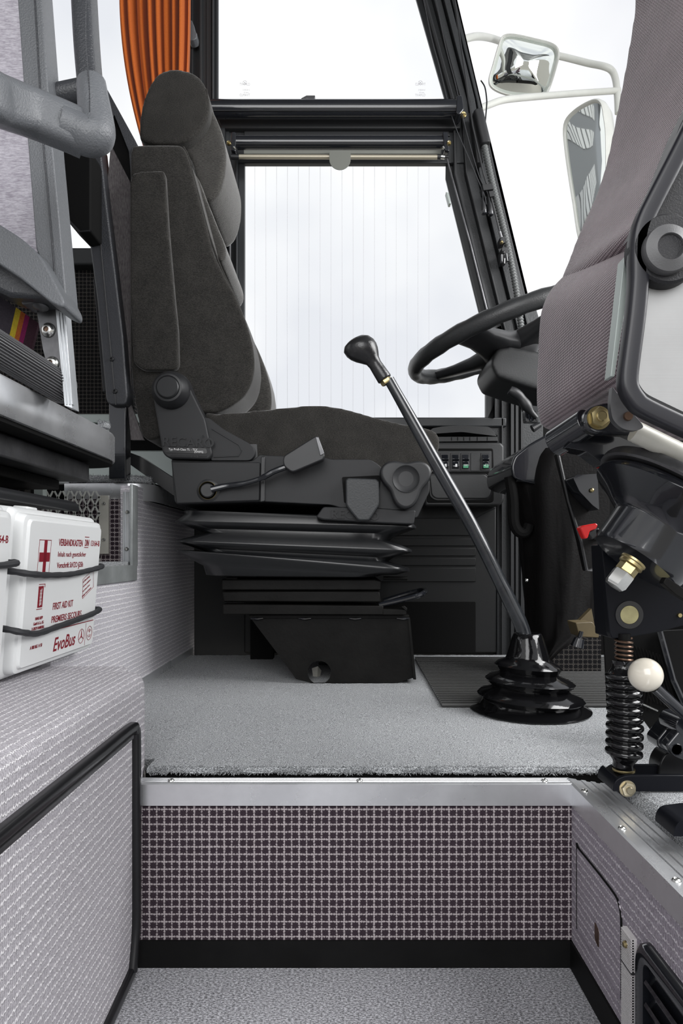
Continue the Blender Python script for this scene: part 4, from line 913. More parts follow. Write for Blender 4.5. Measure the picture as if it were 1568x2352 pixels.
# ribbed roller
a = P(-300, 620, .72); b = P(138, 888, .97); ax = (b-a)
bm = BM(); n = 144; r0 = .0225
loops = []
u_ = ax.normalized().orthogonal().normalized(); v_ = ax.normalized().cross(u_)
for t_ in (0, 1): loops.append([a+ax*t_+(u_*math.cos(2*math.pi*i/n)+v_*math.sin(2*math.pi*i/n))*(r0 if i % 4 < 2 else r0-.0034) for i in range(n)])
loft(bm, loops)
ro = T('ribbed_roller', 'ribbed grey rubber roller running diagonally above the polished deck edge', 'roller', (a+b)/2)
ro.part('ribbed_sleeve', bm, M['rollrub'], ang=20)
bm = BM(); lathe(bm, [(.0225, 0), (.0225, .006), (.021, .011), (.014, .013), (.0001, .0135)], b, ax, 32); ro.part('end_cap', bm, M['steel'])
# striped belt material: each colour its own band of one strap
st = T('seat_belt', 'folded dark belt with yellow, orange and magenta stripes above the ribbed roller', 'seat belt', P(40, 800, .97))
cols = [('belt_charcoal', (.035, .03, .038), 0, .69), ('belt_yellow', (.33, .25, .02), .69, .76), ('belt_orange', (.24, .065, .015), .76, .82), ('belt_magenta', (.12, .008, .05), .82, .88), ('belt_plum', (.025, .010, .016), .88, 1.0)]
for nm, cc, t0, t1 in cols:
    M[nm] = velour(nm, tuple(q*.7 for q in cc), cc, 500, (1, 1, 1), .1)
    bm = BM()
    A_ = [(-120, 600), (5, 684), (88, 742)]; B_ = [(-150, 720), (-20, 800), (60, 852)]
    def at_(seq, t): 
        t *= len(seq)-1; i = min(int(t), len(seq)-2); f = t-i; return (seq[i][0]*(1-f)+seq[i+1][0]*f, seq[i][1]*(1-f)+seq[i+1][1]*f)
    top_ = [at_(A_, t0+(t1-t0)*j/6) for j in range(7)]; bot_ = [at_(B_, t0+(t1-t0)*j/6) for j in range(7)]
    prism(bm, L(.975, top_+bot_[::-1]), .975, .981); st.part('woven_stripe', bm, M[nm], label=nm.split('_')[1]+' stripe')
# ================= CURTAIN =================
bm = BM(); rows = []; nx = 110
for j in range(41):
    y = -240+ (420+240)*j/40; t = (y+240)/660
    lx = 272+max(0, y)*0.02+(max(0, y)/320)**2.0*44; rx = 438-(max(0, y)/320)**2*14
    row = []
    for i in range(nx+1):
        s_ = i/nx; amp = .028*(1-.25*t)
        ph = s_*8.5*2*math.pi+.9*math.sin(s_*9); dY = amp*math.sin(ph)+.006*math.sin(ph*2.3)
        p = P(lx+(rx-lx)*(s_+.012*math.sin(ph+1.2)), y, 1.84); row.append(bm.verts.new((p.x, 1.84+dY, p.z)))
    rows.append(row)
for a_, b_ in zip(rows, rows[1:]):
    for i in range(nx): bm.faces.new((a_[i], a_[i+1], b_[i+1], b_[i]))
o = single('window_curtain', bm, M['curtain'], 'gathered orange curtain hanging behind the headrest of the driver seat', 'curtain', ang=180)
sd = o.modifiers.new('t', 'SOLIDIFY'); sd.thickness = .0015
bm = BM(); prism(bm, L(1.90, rc([(434, 46), (440, 46), (446, 60), (448, 72), (452, 76), (451, 88), (444, 92), (434, 92)], 2)), 1.90, 1.93); single('curtain_hook', bm, M['greyfoam'], 'small grey plastic catch on the window pillar right of the orange curtain', 'hook', bev=.002)
# ================= CONSOLE BELOW THE DRIVER WINDOW =================
Yc = 1.86
co = T('side_console', 'dark grained side console with rocker switches below the driver window', 'console', P(1080, 1160, Yc))
bm = BM(); prism(bm, L(Yc, rc([(975, 1016), (1150, 1016), (1158, 1024), (1158, 1150), (1148, 1162), (975, 1162)], [0, 4, 5, 6, 6, 0])), Yc, 1.95); co.part('housing', bm, M['console'], bev=.006, seg=4)
bm = BM(); prism(bm, L(Yc, rc([(980, 1030), (1132, 1030), (1134, 1085), (1134, 1150), (1128, 1155), (980, 1155)], 5)), Yc-.0015, Yc+.01); co.part('recess_frame', bm, M['matt'], bev=.002)
bm = BM(); prism(bm, L(Yc, rc([(985, 1036), (1128, 1036), (1128, 1084), (985, 1084)], 3)), Yc-.003, Yc+.01); sp = co.part('switch_panel', bm, M['console'], bev=.001)
for i, x in enumerate((1012, 1036, 1059, 1082, 1105)):
    ww = 15
    bm = BM(); prism(bm, L(Yc, rc([(x-2, 1041), (x+ww+4, 1041), (x+ww+4, 1082), (x-2, 1082)], 1.5)), Yc-.0045, Yc)
    if i == 3: co.part('blank_cover', bm, M['console'], parent=sp, bev=.0006); continue
    s_ = co.part('switch_bezel', bm, M['black'], bev=.0006)
    bm = BM(); a, b = L(Yc, [(x+1, 1045), (x+ww+1, 1077)]); prism(bm, [(Yc-.005, a[1]), (Yc-.0125, a[1]-.012), (Yc-.008, (a[1]+b[1])/2), (Yc-.0125, b[1]+.006), (Yc-.006, b[1]), (Yc, b[1]), (Yc, a[1])], a[0], b[0], 'X'); co.part('rocker', bm, M['gloss'], parent=s_, bev=.0008)
    bm = BM(); z = b[1]+.004; xm = (a[0]+b[0])/2; yq = Yc-.0133
    if i >= 2: box(bm, a[0]+.002, b[0]-.002, yq+.0002, yq+.001, b[1]+.001, b[1]+.010); co.part('green_window', bm, M['green'], parent=s_); bm = BM()
    if i < 2: prism(bm, rc([(xm-.002, z), (xm+.004, z), (xm+.004, z+.008), (xm-.001, z+.008)], .001), yq-.0004, yq); box(bm, xm-.006, xm-.003, yq-.0004, yq, z+.0015, z+.003)
    elif i == 2:
        for q in range(3): tube(bm, [Vector((a[0]+.004+q*.003, yq, z+.005)), Vector((a[0]+.0055+q*.003, yq, z+.002)), Vector((a[0]+.007+q*.003, yq, z+.005))], .0005, 4)
        box(bm, a[0]+.003, b[0]-.003, yq-.0004, yq, z+.0055, z+.0063)
    else: tube(bm, [Vector((xm+dx, yq, z+dz)) for dx, dz in ((-.001, 0), (.004, 0), (.004, .008), (-.001, .008))], .0006, 4, closed=True); box(bm, xm-.006, xm-.002, yq-.0004, yq, z+.0035, z+.005)
    co.part('switch_symbol', bm, M['whiteplastic'], parent=s_)
bm = BM(); prism(bm, L(Yc, rc([(985, 1090), (1112, 1090), (1118, 1095), (1128, 1096), (1126, 1135), (1118, 1146), (1000, 1146), (990, 1138)], [6, 3, 3, 4, 8, 8, 8, 6])), Yc-.005, Yc+.01); co.part('lower_lid', bm, M['console'], bev=.003, seg=3)
bm = BM(); prism(bm, L(Yc, rc([(984, 1088), (1114, 1088), (1120, 1093), (1130, 1094), (1129, 1137), (1119, 1150), (998, 1150), (986, 1140)], [6, 3, 3, 4, 8, 8, 8, 6])), Yc-.0025, Yc+.01); co.part('lid_gasket', bm, M['rubber'], bev=.001)
# tray with visor-like cover on top
bm = BM(); prism(bm, L(Yc+.02, rc([(985, 1003), (1142, 1003), (1143, 1013), (985, 1015)], 1)), Yc+.02, 1.95); tr = co.part('tray_rim', bm, M['console'], bev=.001)
for x in (1036, 1050, 1064, 1078, 1095, 1118): 
    bm = BM(); prism(bm, L(Yc+.02, [(x, 1004), (x+1.4, 1004), (x+1.4, 1012), (x, 1012)]), Yc+.0192, Yc+.021); co.part('tray_slot', bm, M['matt'], parent=tr)
bm = BM(); prism(bm, L(Yc+.03, rc([(985, 996), (990, 984), (1020, 979), (1060, 977), (1120, 980), (1127, 983), (1140, 1002), (1125, 1000), (1060, 992), (985, 997)], [3, 8, 8, 8, 3, 3, 2, 2, 8, 3])), Yc+.03, 1.95); co.part('tray_cover', bm, M['console'], bev=.003)
bm = BM(); lathe(bm, [(.0001, 0), (.0085, 0), (.0095, .002), (.0095, .008), (.007, .009), (.007, .014), (.0001, .014)], P(1158, 1107, Yc+.02), (1, 0, 0), 20); co.part('side_knob', bm, M['chrome'])
# door-like lower panel with grooves
bm = BM()
pn = T('lower_side_panel', 'black lower side panel with horizontal grooves behind the seat', 'panel', P(1000, 1500, 1.93))
prism(bm, L(1.93, [(560, 1162), (1140, 1162), (1140, 1500), (560, 1500)]), 1.932, 1.95); pn.part('panel_body', bm, M['door'], bev=.004)
for a, b in ((1190, 1230), (1237, 1254), (1259, 1277), (1282, 1299), (1304, 1336), ):
    bm = BM(); prism(bm, L(1.93, [(600, a), (1092, a), (1092, b), (600, b)]), 1.9275, 1.935); pn.part('panel_slat', bm, M['door'], bev=.0015)
bm = BM(); prism(bm, L(1.93, rc([(600, 1382), (1092, 1382), (1092, 1500), (600, 1500)], 3)), 1.929, 1.935); pn.part('lower_recess', bm, M['matt'], bev=.001)
bm = BM(); tube(bm, [P(1092, 1190, 1.9275), P(1140, 1165, 1.9305)], .0008, 4); pn.part('corner_line', bm, M['frame'])
# ================= BLINDS =================
def blind(name, lab, x0, x1, yc, r, Y, tab):
    t = T(name, lab, 'roller blind', P((x0+x1)/2, yc, Y))
    a = P(x0, yc, Y); b = P(x1, yc, Y)
    bm = BM(); n = 36; u_ = [(r*math.cos(2*math.pi*i/n)*(1.0), r*math.sin(2*math.pi*i/n)) for i in range(n)]
    loft(bm, [[Vector((p.x, p.y+c_, p.z+s_)) for c_, s_ in u_] for p in (a, b)]); t.part('cassette_tube', bm, M['gloss'])
    bm = BM(); box(bm, a.x, b.x, Y-r*.86, Y-r*.7, a.z-r*.72, a.z-r*.60); t.part('cassette_ridge', bm, M['black'])
    return t, a, b
t1_, a, b = blind('roller_blind', 'upper black roller blind tube across the window transom, without pull tab', 470, 1050, 251, .024, 1.875, 0)
for x in (1052,):
    bm = BM(); prism(bm, L(1.87, rc([(1046, 230), (1058, 230), (1062, 262), (1052, 274), (1044, 270)], 4)), 1.85, 1.90); br_ = t1_.part('end_bracket', bm, M['gloss'], bev=.002)
    bm = BM(); lathe(bm, [(.0001, -.004), (.0025, -.004), (.003, -.002), (.006, -.003), (.0085, 0), (.0085, .004)], P(1064, 263, 1.87), (0, 1, 0), 20); t1_.part('bracket_screw', bm, M['brass'], parent=br_)
bm = BM(); prism(bm, L(1.875, [(691, 233), (704, 226), (724, 226), (723, 235)]), 1.862, 1.89); t1_.part('tube_clip', bm, M['steel'], bev=.0015)
t2_, a, b = blind('roller_blind', 'lower black roller blind with metal rail and rounded grey pull tab', 540, 1016, 328, .0175, 1.87, 1)
for x0_, s_ in ((525, 1), (1014, -1)):
    bm = BM(); prism(bm, L(1.865, rc([(x0_+(8 if s_ > 0 else 0), 310), (x0_+(18 if s_ > 0 else 12), 310), (x0_+(18 if s_ > 0 else 16), 355), (x0_+(6 if s_ > 0 else 4), 352)], 4)), 1.85, 1.89); q = t2_.part('end_bracket', bm, M['gloss'], bev=.002)
    for xx, yy, rr, mm in ((525 if s_ > 0 else 1031, 328, .0062, 'brass'), (538 if s_ > 0 else 1018, 339, .0035, 'chrome')):
        bm = BM(); lathe(bm, [(.0001, -.004), (rr*.35, -.004), (rr*.4, -.002), (rr*.7, -.003), (rr, 0), (rr, .004)], P(xx, yy, 1.848), (0, 1, 0), 20); t2_.part('bracket_screw', bm, M[mm], parent=q)
bm = BM(); prism(bm, L(1.868, [(560, 345), (1012, 345), (1012, 353), (560, 353)]), 1.868, 1.870); t2_.part('blind_fabric', bm, M['tabfab'])
bm = BM(); a, b = P(549, 360, 1.865), P(1004, 361, 1.865); tube(bm, [a, b], .0062, 16); bl = t2_.part('bottom_rail', bm, M['rail'])
for x0_, x1_, m_2, r_ in ((531, 549, 'black', .0072), (541, 548, 'chrome', .0068), (1004, 1012, 'black', .0072), (1011, 1021, 'chrome', .0060), (1020, 1030, 'black', .0035)):
    bm = BM(); tube(bm, [P(x0_, 360, 1.865), P(x1_, 361, 1.865)], r_, 16); t2_.part('rail_end', bm, M[m_2], parent=bl)
bm = BM(); tabp = [(756, 346), (805, 346), (805, 366)]+[(780.5+24.5*math.cos(R(q)), 366+24.5*math.sin(R(q))) for q in range(10, 171, 12)]+[(756, 366)]
prism(bm, L(1.857, tabp), 1.8565, 1.8585); t2_.part('pull_tab', bm, M['tabfab'], bev=.0003)
# guide rods beside the window
bm = BM(); tube(bm, [P(528, 362, 1.89), P(528, 960, 1.89)], .0026, 8); single('guide_rod', bm, M['steel'], 'thin upright steel guide rod on the left side of the driver window', 'rod', 'blind guide rods')
bm = BM(); tube(bm, [P(1026, 365, 1.89), P(1080, 560, 1.89), P(1140, 800, 1.89)], .0026, 8); single('guide_rod', bm, M['steel'], 'thin slanting steel guide rod on the front window pillar', 'rod', 'blind guide rods')
bm = BM(); prism(bm, L(1.93, [(1022, 447), (1028, 449), (1034, 474), (1029, 474)]), 1.915, 1.935); single('window_tab', bm, M['ledge'], 'small pale tab on the inner edge of the slanting window pillar', 'tab', bev=.001)
# ================= CORDS AND HOSE ON THE PILLAR =================
hs = T('corrugated_hose', 'grey corrugated cable hose with black sleeve running down the front pillar', 'hose', P(1197, 760, 1.90))
hp = cr_([P(x, y, 1.885) for x, y in [(1111, 330), (1118, 365), (1130, 420), (1145, 480), (1161, 545), (1175, 610), (1186, 670), (1193, 720), (1197, 760), (1199, 830)]], 14, False)
# resample evenly and ripple
def resample(pts, step):
    out = [pts[0]]; acc = 0
    for a, b in zip(pts, pts[1:]):
        d_ = (b-a).length
        while acc+d_ >= step:
            t = (step-acc)/d_; a = a.lerp(b, t); out.append(a.copy()); d_ = (b-a).length; acc = 0
        acc += d_
    return out
hp = resample(hp, .0021); rr = [.0092 if (i % 4) in (0, 1) else .0074 for i in range(len(hp))]
bm = BM(); tube(bm, hp, rr, 12); hs.part('ribbed_tube', bm, M['hosegrey'], ang=30)
bm = BM(); tube(bm, cr_([P(x, y, 1.885) for x, y in [(1099, 254), (1101, 262), (1108, 300), (1116, 330), (1117, 334)]], 4, False), [.006, .0125, .0155]+[.016]*9+[.0165, .0165, .015, .013][:4]+[.010]*1, 16) if False else None
pts = cr_([P(x, y, 1.882) for x, y in [(1096, 256), (1100, 270), (1106, 298), (1112, 322), (1114, 333)]], 4, False)
sweep(bm, pts, rrect(.030, .026, .009), up=(0, 1, 0)); hs.part('sleeve', bm, M['black'], bev=.003, ang=60)
bm = BM(); prism(bm, L(1.895, [(1080, 258), (1096, 262), (1110, 372), (1096, 374)]), 1.895, 1.92); hs.part('mounting_plate', bm, M['black'], bev=.002)
def cordline(name, pts, r, lab, Y=1.875, mat='cord', grp=None):
    bm = BM(); tube(bm, cr_([P(x, y, Y) for x, y in pts], 5, False), r, 6); return single(name, bm, M[mat], lab, 'cord', grp)
pc = T('blind_pull_cord', 'thin black looped blind cords with two drop shaped toggles on the front pillar', 'pull cord', P(1118, 490, 1.87))
for pts in ([(925, -240), (985, 60), (1008, 150), (1026, 225), (1045, 290), (1075, 360), (1098, 415), (1112, 448), (1116, 470)], [(955, -240), (1015, 70), (1045, 190), (1065, 280), (1085, 355), (1102, 410), (1120, 445), (1124, 470)]):
    bm = BM(); tube(bm, cr_([P(x, y, 1.868) for x, y in pts], 5, False), .0013, 6); pc.part('cord', bm, M['cord'])
bm = BM(); tube(bm, [P(1108, 438, 1.868), P(1109, 462, 1.868), P(1112, 465, 1.868)], .0012, 6); pc.part('cord', bm, M['cord'])
for x, y in ((1110, 477), (1125, 480)):
    c = P(x, y, 1.868); bm = BM(); lathe(bm, [(.0001, .023), (.003, .022), (.0045, .016), (.0075, .002), (.0082, -.006), (.0078, -.014), (.006, -.018), (.0001, -.019)], c, (-.12, 0, 1), 20); tg = pc.part('toggle', bm, M['black'])
    bm = BM(); lathe(bm, [(.0079, -.009), (.0083, -.009), (.008, -.0165), (.006, -.0185), (.0001, -.019)], c, (-.12, 0, 1), 20); pc.part('toggle_foot', bm, M['gloss'], parent=tg)
bm = BM(); prism(bm, L(1.875, rc([(1105, 430), (1128, 426), (1131, 440), (1108, 443)], 1)), 1.862, 1.90); pc.part('cord_clamp', bm, M['black'], bev=.001)
bm = BM(); prism(bm, L(1.875, rc([(1120, 444), (1130, 442), (1133, 455), (1123, 457)], 1)), 1.864, 1.90); pc.part('cord_clamp', bm, M['black'], bev=.001)
gc = T('slanting_cable', 'straight thin black cable held down by a brass screw on the front pillar', 'cable', P(1150, 560, 1.88))
bm = BM(); tube(bm, [P(x, y, 1.872) for x, y in [(1008, -240), (1060, 120), (1085, 290), (1110, 400), (1128, 455), (1148, 535)]], .0026, 8); gc.part('cable', bm, M['black'])
bm = BM(); tube(bm, [P(1147, 532, 1.872), P(1151, 546, 1.874)], .0042, 8); gc.part('cable_ferrule', bm, M['steel'])
bm = BM(); prism(bm, L(1.885, rc([(1146, 548), (1156, 546), (1158, 561), (1148, 563)], 1)), 1.875, 1.91); gc.part('cable_bracket', bm, M['black'], bev=.001)
bm = BM(); lathe(bm, [(.0001, -.004), (.002, -.004), (.0025, -.002), (.0045, 0), (.0045, .006)], P(1152, 556, 1.873), (0, 1, 0), 16); gc.part('bracket_screw', bm, M['brass'])
ch = T('coat_hook', 'small black double hook on the front pillar below the cable screw', 'hook', P(1157, 600, 1.88))
bm = BM(); prism(bm, L(1.885, rc([(1149, 574), (1162, 572), (1166, 598), (1152, 602)], 1.5)), 1.872, 1.92); ch.part('hook_plate', bm, M['black'], bev=.001)
bm = BM(); tube(bm, [P(1151, 585, 1.868), P(1152, 604, 1.866), P(1158, 604, 1.858), P(1158, 594, 1.858)], .0028, 8); ch.part('hook_arm', bm, M['gloss'])
bm = BM(); tube(bm, [P(1162, 583, 1.868), P(1165, 601, 1.866), P(1169, 599, 1.858), P(1168, 590, 1.858)], .0028, 8); ch.part('hook_arm', bm, M['gloss'])
bm = BM(); ball(bm, P(1156, 580, 1.872), .0048, 14); ch.part('hook_rivet', bm, M['black'])
# ================= OUTSIDE MIRRORS =================
Ym = 2.35
def V3(x, y, Y): return P(x, y, Y)
ma = T('outside_mirror_assembly', 'two outside mirrors on a bent white tubular bracket beyond the front pillar', 'mirror', P(1415, 220, Ym))
bm = BM(); tube(bm, cr_([P(x, y, Y) for x, y, Y in [(1060, 92, 2.2), (1090, 84, 2.25), (1120, 86, 2.33), (1160, 98, 2.42), (1230, 118, 2.46), (1290, 130, 2.46), (1350, 145, 2.43), (1388, 153, 2.4), (1405, 163, 2.4), (1413, 182, 2.4), (1417, 215, 2.4), (1419, 260, 2.4)]], 6, False), .0115, 14); ma.part('upper_tube', bm, M['silver'])
bm = BM(); tube(bm, cr_([P(x, y, Y) for x, y, Y in [(1100, 250, 2.15), (1125, 240, 2.17), (1160, 229, 2.2), (1230, 222, 2.28), (1330, 214, 2.36), (1422, 208, 2.4)]], 6, False), .0105, 14); ma.part('lower_tube', bm, M['silver'])
def mirror(name, lab, outline, Y, thick, nrm, curv, inner=.90, group=None):
    c = P(*[sum(q[i] for q in outline)/len(outline) for i in (0, 1)], Y); nn = Vector(nrm).normalized()
    def onpl(x, y, off=0):   # place outline on the tilted mirror plane
        o = Vector((0, 0, CZ)); d_ = P(x, y, 1)-o; p0 = c+nn*off; return o+d_*((p0-o).dot(nn)/d_.dot(nn))
    smo = cr_([onpl(x, y) for x, y in outline], 5)
    def scale(s, off): return [c+(p-c)*s+nn*off for p in smo]
    bm = BM(); loft(bm, [scale(.55, -thick), scale(.85, -thick*.8), scale(.97, -thick*.35), scale(1.0, -.003), scale(1.0, .006), scale(.985, .010), scale(.955, .009), scale(inner+.015, .002), scale(inner, 0)]); hsg = ma.part('mirror_housing', bm, M['silver'], ang=60, label=lab)
    bm = BM(); loops = []
    for s in (inner+.01, .8, .65, .5, .35, .2, .08):
        loops.append([v+nn*(curv*(1-(s/inner)**2)+.0006) for v in scale(s, 0)])
    loft(bm, loops, caps=True); ma.part('mirror_glass', bm, M['mirror'], parent=hsg, ang=90)
mirror('outside_mirror', 'small rounded convex mirror with silver rim between the two bracket tubes', [(1152, 84), (1175, 78), (1225, 88), (1270, 101), (1284, 122), (1278, 155), (1262, 205), (1248, 222), (1215, 225), (1165, 220), (1130, 205), (1121, 185), (1130, 150), (1142, 108)], Ym, .05, (-.05, -1, -.42), .045, .925)
mirror('outside_mirror', 'tall main mirror in silver housing partly hidden by the mauve seat', [(1297, 285), (1320, 252), (1362, 228), (1382, 232), (1390, 262), (1396, 330), (1392, 480), (1372, 560), (1335, 560), (1318, 470), (1300, 350)], 2.38, .07, (-1.25, -.70, -.44), .002, .92)
bm = BM(); tube(bm, cr_([P(x, y, 2.05) for x, y in [(1104, 185), (1113, 200), (1117, 225), (1117, 245), (1112, 300)]], 5, False), .0022, 6); ma.part('mirror_cable', bm, M['rubber'])
# hall seen in the mirror
bh = T('depot_hall', 'long grey depot hall with window bands beside the coach, seen in the tall mirror', 'building', (-14, 5.5, -1))
bm = BM(); box(bm, -200, -8, 5.2, 6.2, -1, 8.2); bh.part('wall', bm, M['stone'])
for z in (.8, 3.2, 5.4):
    for k in range(12):
        bm = BM(); box(bm, -42+k*2.7, -39.9+k*2.7, 5.15, 5.25, z, z+1.2); bh.part('window', bm, M['gloss'])
bm = BM(); box(bm, -200, -7.8, 4.4, 6.2, 8.2, 8.6); bh.part('roof', bm, M['frame'])
# ================= STEERING WHEEL =================
sw = T('steering_wheel', 'black steering wheel seen edge-on from the side, partly behind the mauve seat', 'steering wheel', (.62, 1.65, .85))
# rim circle through the seat-side end, tilted up towards the windscreen
def wheel_pt(a, r=.235):   # a = 0 at driver side
    cx, cz = .205+.218, .945
    tilt = R(24)
    dx = -r*math.cos(a); dy = r*math.sin(a)
    return Vector((cx+dx*math.cos(tilt), 1.63-dy, cz+dx*math.sin(tilt)+0))
WC = Vector((.3945, 1.65, 1.049)); TL = R(18.5)
def wp(a, r=.235, h=0):
    dx = -r*math.cos(a); dy = -r*math.sin(a)
    return Vector((WC.x+dx*math.cos(TL)-h*math.sin(TL), WC.y+dy, WC.z+dx*math.sin(TL)+h*math.cos(TL)))
bm = BM(); n = 72; fr2 = []
loops = []
for i in range(n):
    a = 2*math.pi*i/n; p = wp(a); out = (wp(a, .245)-wp(a, .235)).normalized(); up = Vector((-math.sin(TL), 0, math.cos(TL)))
    rr_ = .0195+.0010*math.sin(i*2.1)
    loops.append([p+out*math.cos(2*math.pi*k/14)*.0165+up*math.sin(2*math.pi*k/14)*rr_*1.0 for k in range(14)])
loft(bm, loops, closed_path=True); sw.part('rim', bm, M['leather2'] if 'leather2' in M else M['black'], ang=80)
for a0 in (52, 308, 128, 232):
    bm = BM(); a = R(a0)
    secs = []
    for r_, w_, h_, dz_ in ((.228, .038, .012, 0), (.16, .034, .014, -.012), (.10, .042, .018, -.022), (.04, .055, .024, -.028)):
        c = wp(a, r_, dz_); t_ = (wp(a+.1, .2)-wp(a-.1, .2)).normalized(); up = Vector((-math.sin(TL), 0, math.cos(TL)))
        secs.append([c+t_*x*w_+up*y*h_ for x, y in rrect(2, 2, .6, 3)])
    loft(bm, secs); sw.part('spoke', bm, M['black'], ang=60)
bm = BM(); up = Vector((-math.sin(TL), 0, math.cos(TL))); lathe(bm, [(.0001, -.06), (.05, -.055), (.07, -.03), (.074, -.01), (.066, .0), (.04, .004), (.0001, .006)], WC+up*-.01, up, 36); sw.part('hub', bm, M['black'])
# column shroud under the wheel
cs = T('steering_column_cover', 'grained black column cover below the steering wheel', 'column cover', P(1180, 900, 1.6))
bm = BM(); prism(bm, L(1.62, rc([(1113, 848), (1128, 815), (1160, 812), (1260, 830), (1290, 930), (1226, 912), (1180, 898), (1128, 880)], [6, 8, 8, 6, 6, 10, 10, 8])), 1.56, 1.74); cs.part('upper_shroud', bm, M['console'], remesh=.005, soft=22)
bm = BM(); prism(bm, L(1.50, rc([(1168, 1074), (1176, 1050), (1212, 1022), (1262, 994), (1330, 975), (1400, 1010), (1400, 1110), (1290, 1120), (1240, 1118), (1190, 1108), (1172, 1098)], [8, 10, 14, 10, 10, 6, 6, 14, 12, 10, 8])), 1.48, 1.74); cs.part('lower_shroud', bm, M['gloss'], bev=.008, seg=4)
st_ = T('column_stalk', 'black indicator stalk under the steering column cover', 'stalk', P(1205, 920, 1.56))
bm = BM(); tube(bm, cr_([P(x, y, 1.56) for x, y in [(1170, 896), (1190, 908), (1204, 925), (1218, 945), (1232, 960)]], 4, False), [.010, .011, .012, .012, .0115, .011, .0105, .011, .012, .0125, .012, .010, .008, .007, .0065, .006, .0055], 12); st_.part('stalk_arm', bm, M['black'])
bm = BM()
for q in range(5): prism(bm, L(1.58, [(1203+q*6, 935), (1207+q*6, 935), (1210+q*6, 968), (1206+q*6, 968)]), 1.575, 1.60)
prism(bm, L(1.58, [(1200, 930), (1235, 934), (1235, 945), (1203, 942)]), 1.577, 1.6); prism(bm, L(1.58, [(1206, 962), (1235, 964), (1235, 970), (1208, 969)]), 1.577, 1.6); st_.part('ribbed_switch', bm, M['gloss'])
bm = BM(); tube(bm, [P(1222, 985, 1.56), P(1240, 975, 1.56)], [.009, .006], 10); st_.part('stalk_knob', bm, M['black'])
# ================= GEAR LEVER =================
GX, GY = .333, 1.22
gl = T('gear_lever', 'long black gear lever with pear shaped knob, rising from a glossy rubber boot', 'gear lever', (GX, GY, PT+.002))
bm = BM()
prof = [(.104, 0), (.106, .002), (.100, .004), (.088, .008), (.083, .014), (.092, .020), (.094, .024), (.088, .030), (.070, .036), (.066, .041), (.075, .048), (.078, .053), (.070, .059), (.054, .064), (.050, .068), (.056, .075), (.059, .079), (.053, .085), (.040, .090), (.037, .096), (.033, .110), (.028, .128), (.0245, .136), (.022, .138), (.019, .1375)]
n = 56; loops = []
for r_, h in prof:
    t = h/.138; loops.append([Vector((GX-.006*t+math.cos(2*math.pi*k/n)*r_*(1+.02*math.sin(3*2*math.pi*k/n+h*60)), GY+math.sin(2*math.pi*k/n)*r_, PT+.001+h+.22*h*0+math.cos(2*math.pi*k/n)*r_*-.06*(1 if .01 < h < .1 else 0))) for k in range(n)])
loft(bm, loops); gl.part('rubber_boot', bm, M['boot'], ang=70)
sh_ = cr_([P(1212, 1505, GY), P(1208, 1480, GY), P(1198, 1440, GY), P(1180, 1400, GY), P(1150, 1340, GY), P(1090, 1220, GY), P(1010, 1080, GY), P(940, 955, GY), P(893, 872, GY)], 5, False)
bm = BM(); tube(bm, sh_, [.0135]*8+[.0128]*12+[.0120]*10+[.0095+.0025*max(0, 1-i/8) for i in range(11)][:len(sh_)-30], 20); gl.part('shaft', bm, M['levershaft'] if 'levershaft' in M else M['gloss'])
ax = (P(843, 795, GY)-P(893, 872, GY)).normalized(); c0 = P(889, 880, GY)
bm = BM(); lathe(bm, [(.0001, -.002), (.0098, -.001), (.0108, .001), (.0108, .007), (.0095, .009)], c0, ax, 6); gl.part('lock_nut', bm, M['brass'])
kc = c0+ax*.008
bm = BM()
kn2 = [(.0128, 0), (.0132, .002), (.0125, .02), (.0118, .034), (.0132, .043), (.018, .051), (.0225, .059), (.0255, .068), (.0262, .077), (.024, .087), (.018, .094), (.010, .0975), (.0001, .0985)]
loops = []
u_ = ax.cross(Vector((0, 1, 0))).normalized(); v_ = Vector((0, 1, 0))
for r_, h in kn2:
    off = u_*(-.010*max(0, (h-.045)/.05) if h > .045 else 0); sx_ = 1.0+.14*max(0, (h-.045)/.05)
    loops.append([kc+ax*h*.92+off*-1+u_*math.cos(2*math.pi*k/28)*r_*sx_+v_*math.sin(2*math.pi*k/28)*r_ for k in range(28)])
loft(bm, loops); gl.part('knob', bm, M['leatherknob'] if 'leatherknob' in M else M['black'], ang=80)
# ribbed rubber mat
bm = BM()
mz = PT+.003; c1 = PZ(952, 1512, mz); c2 = PZ(1015, 1622, mz); c3 = Vector((.62, c2.y, mz)); c4 = Vector((.74, c1.y, mz))
nr = 34
for i in range(nr):
    t = (i+.5)/nr; a = c2.lerp(c1, t); b = c3.lerp(c4, t); w_ = (c1.y-c2.y)/nr*.30
    loft(bm, [[p+Vector((0, -w_*1.2, 0)), p+Vector((0, -w_*.8, .0045)), p+Vector((0, w_*.8, .0045)), p+Vector((0, w_*1.2, 0))] for p in (a, b)])
prism(bm, [(c1.x, c1.y), (c4.x, c4.y), (c3.x, c3.y), (c2.x, c2.y)], PT+.001, mz+.0006, 'Z'); single('rubber_mat', bm, M['matrub'] if 'matrub' in M else M['rubber'], 'ribbed black rubber floor mat behind the gear lever boot', 'floor mat')
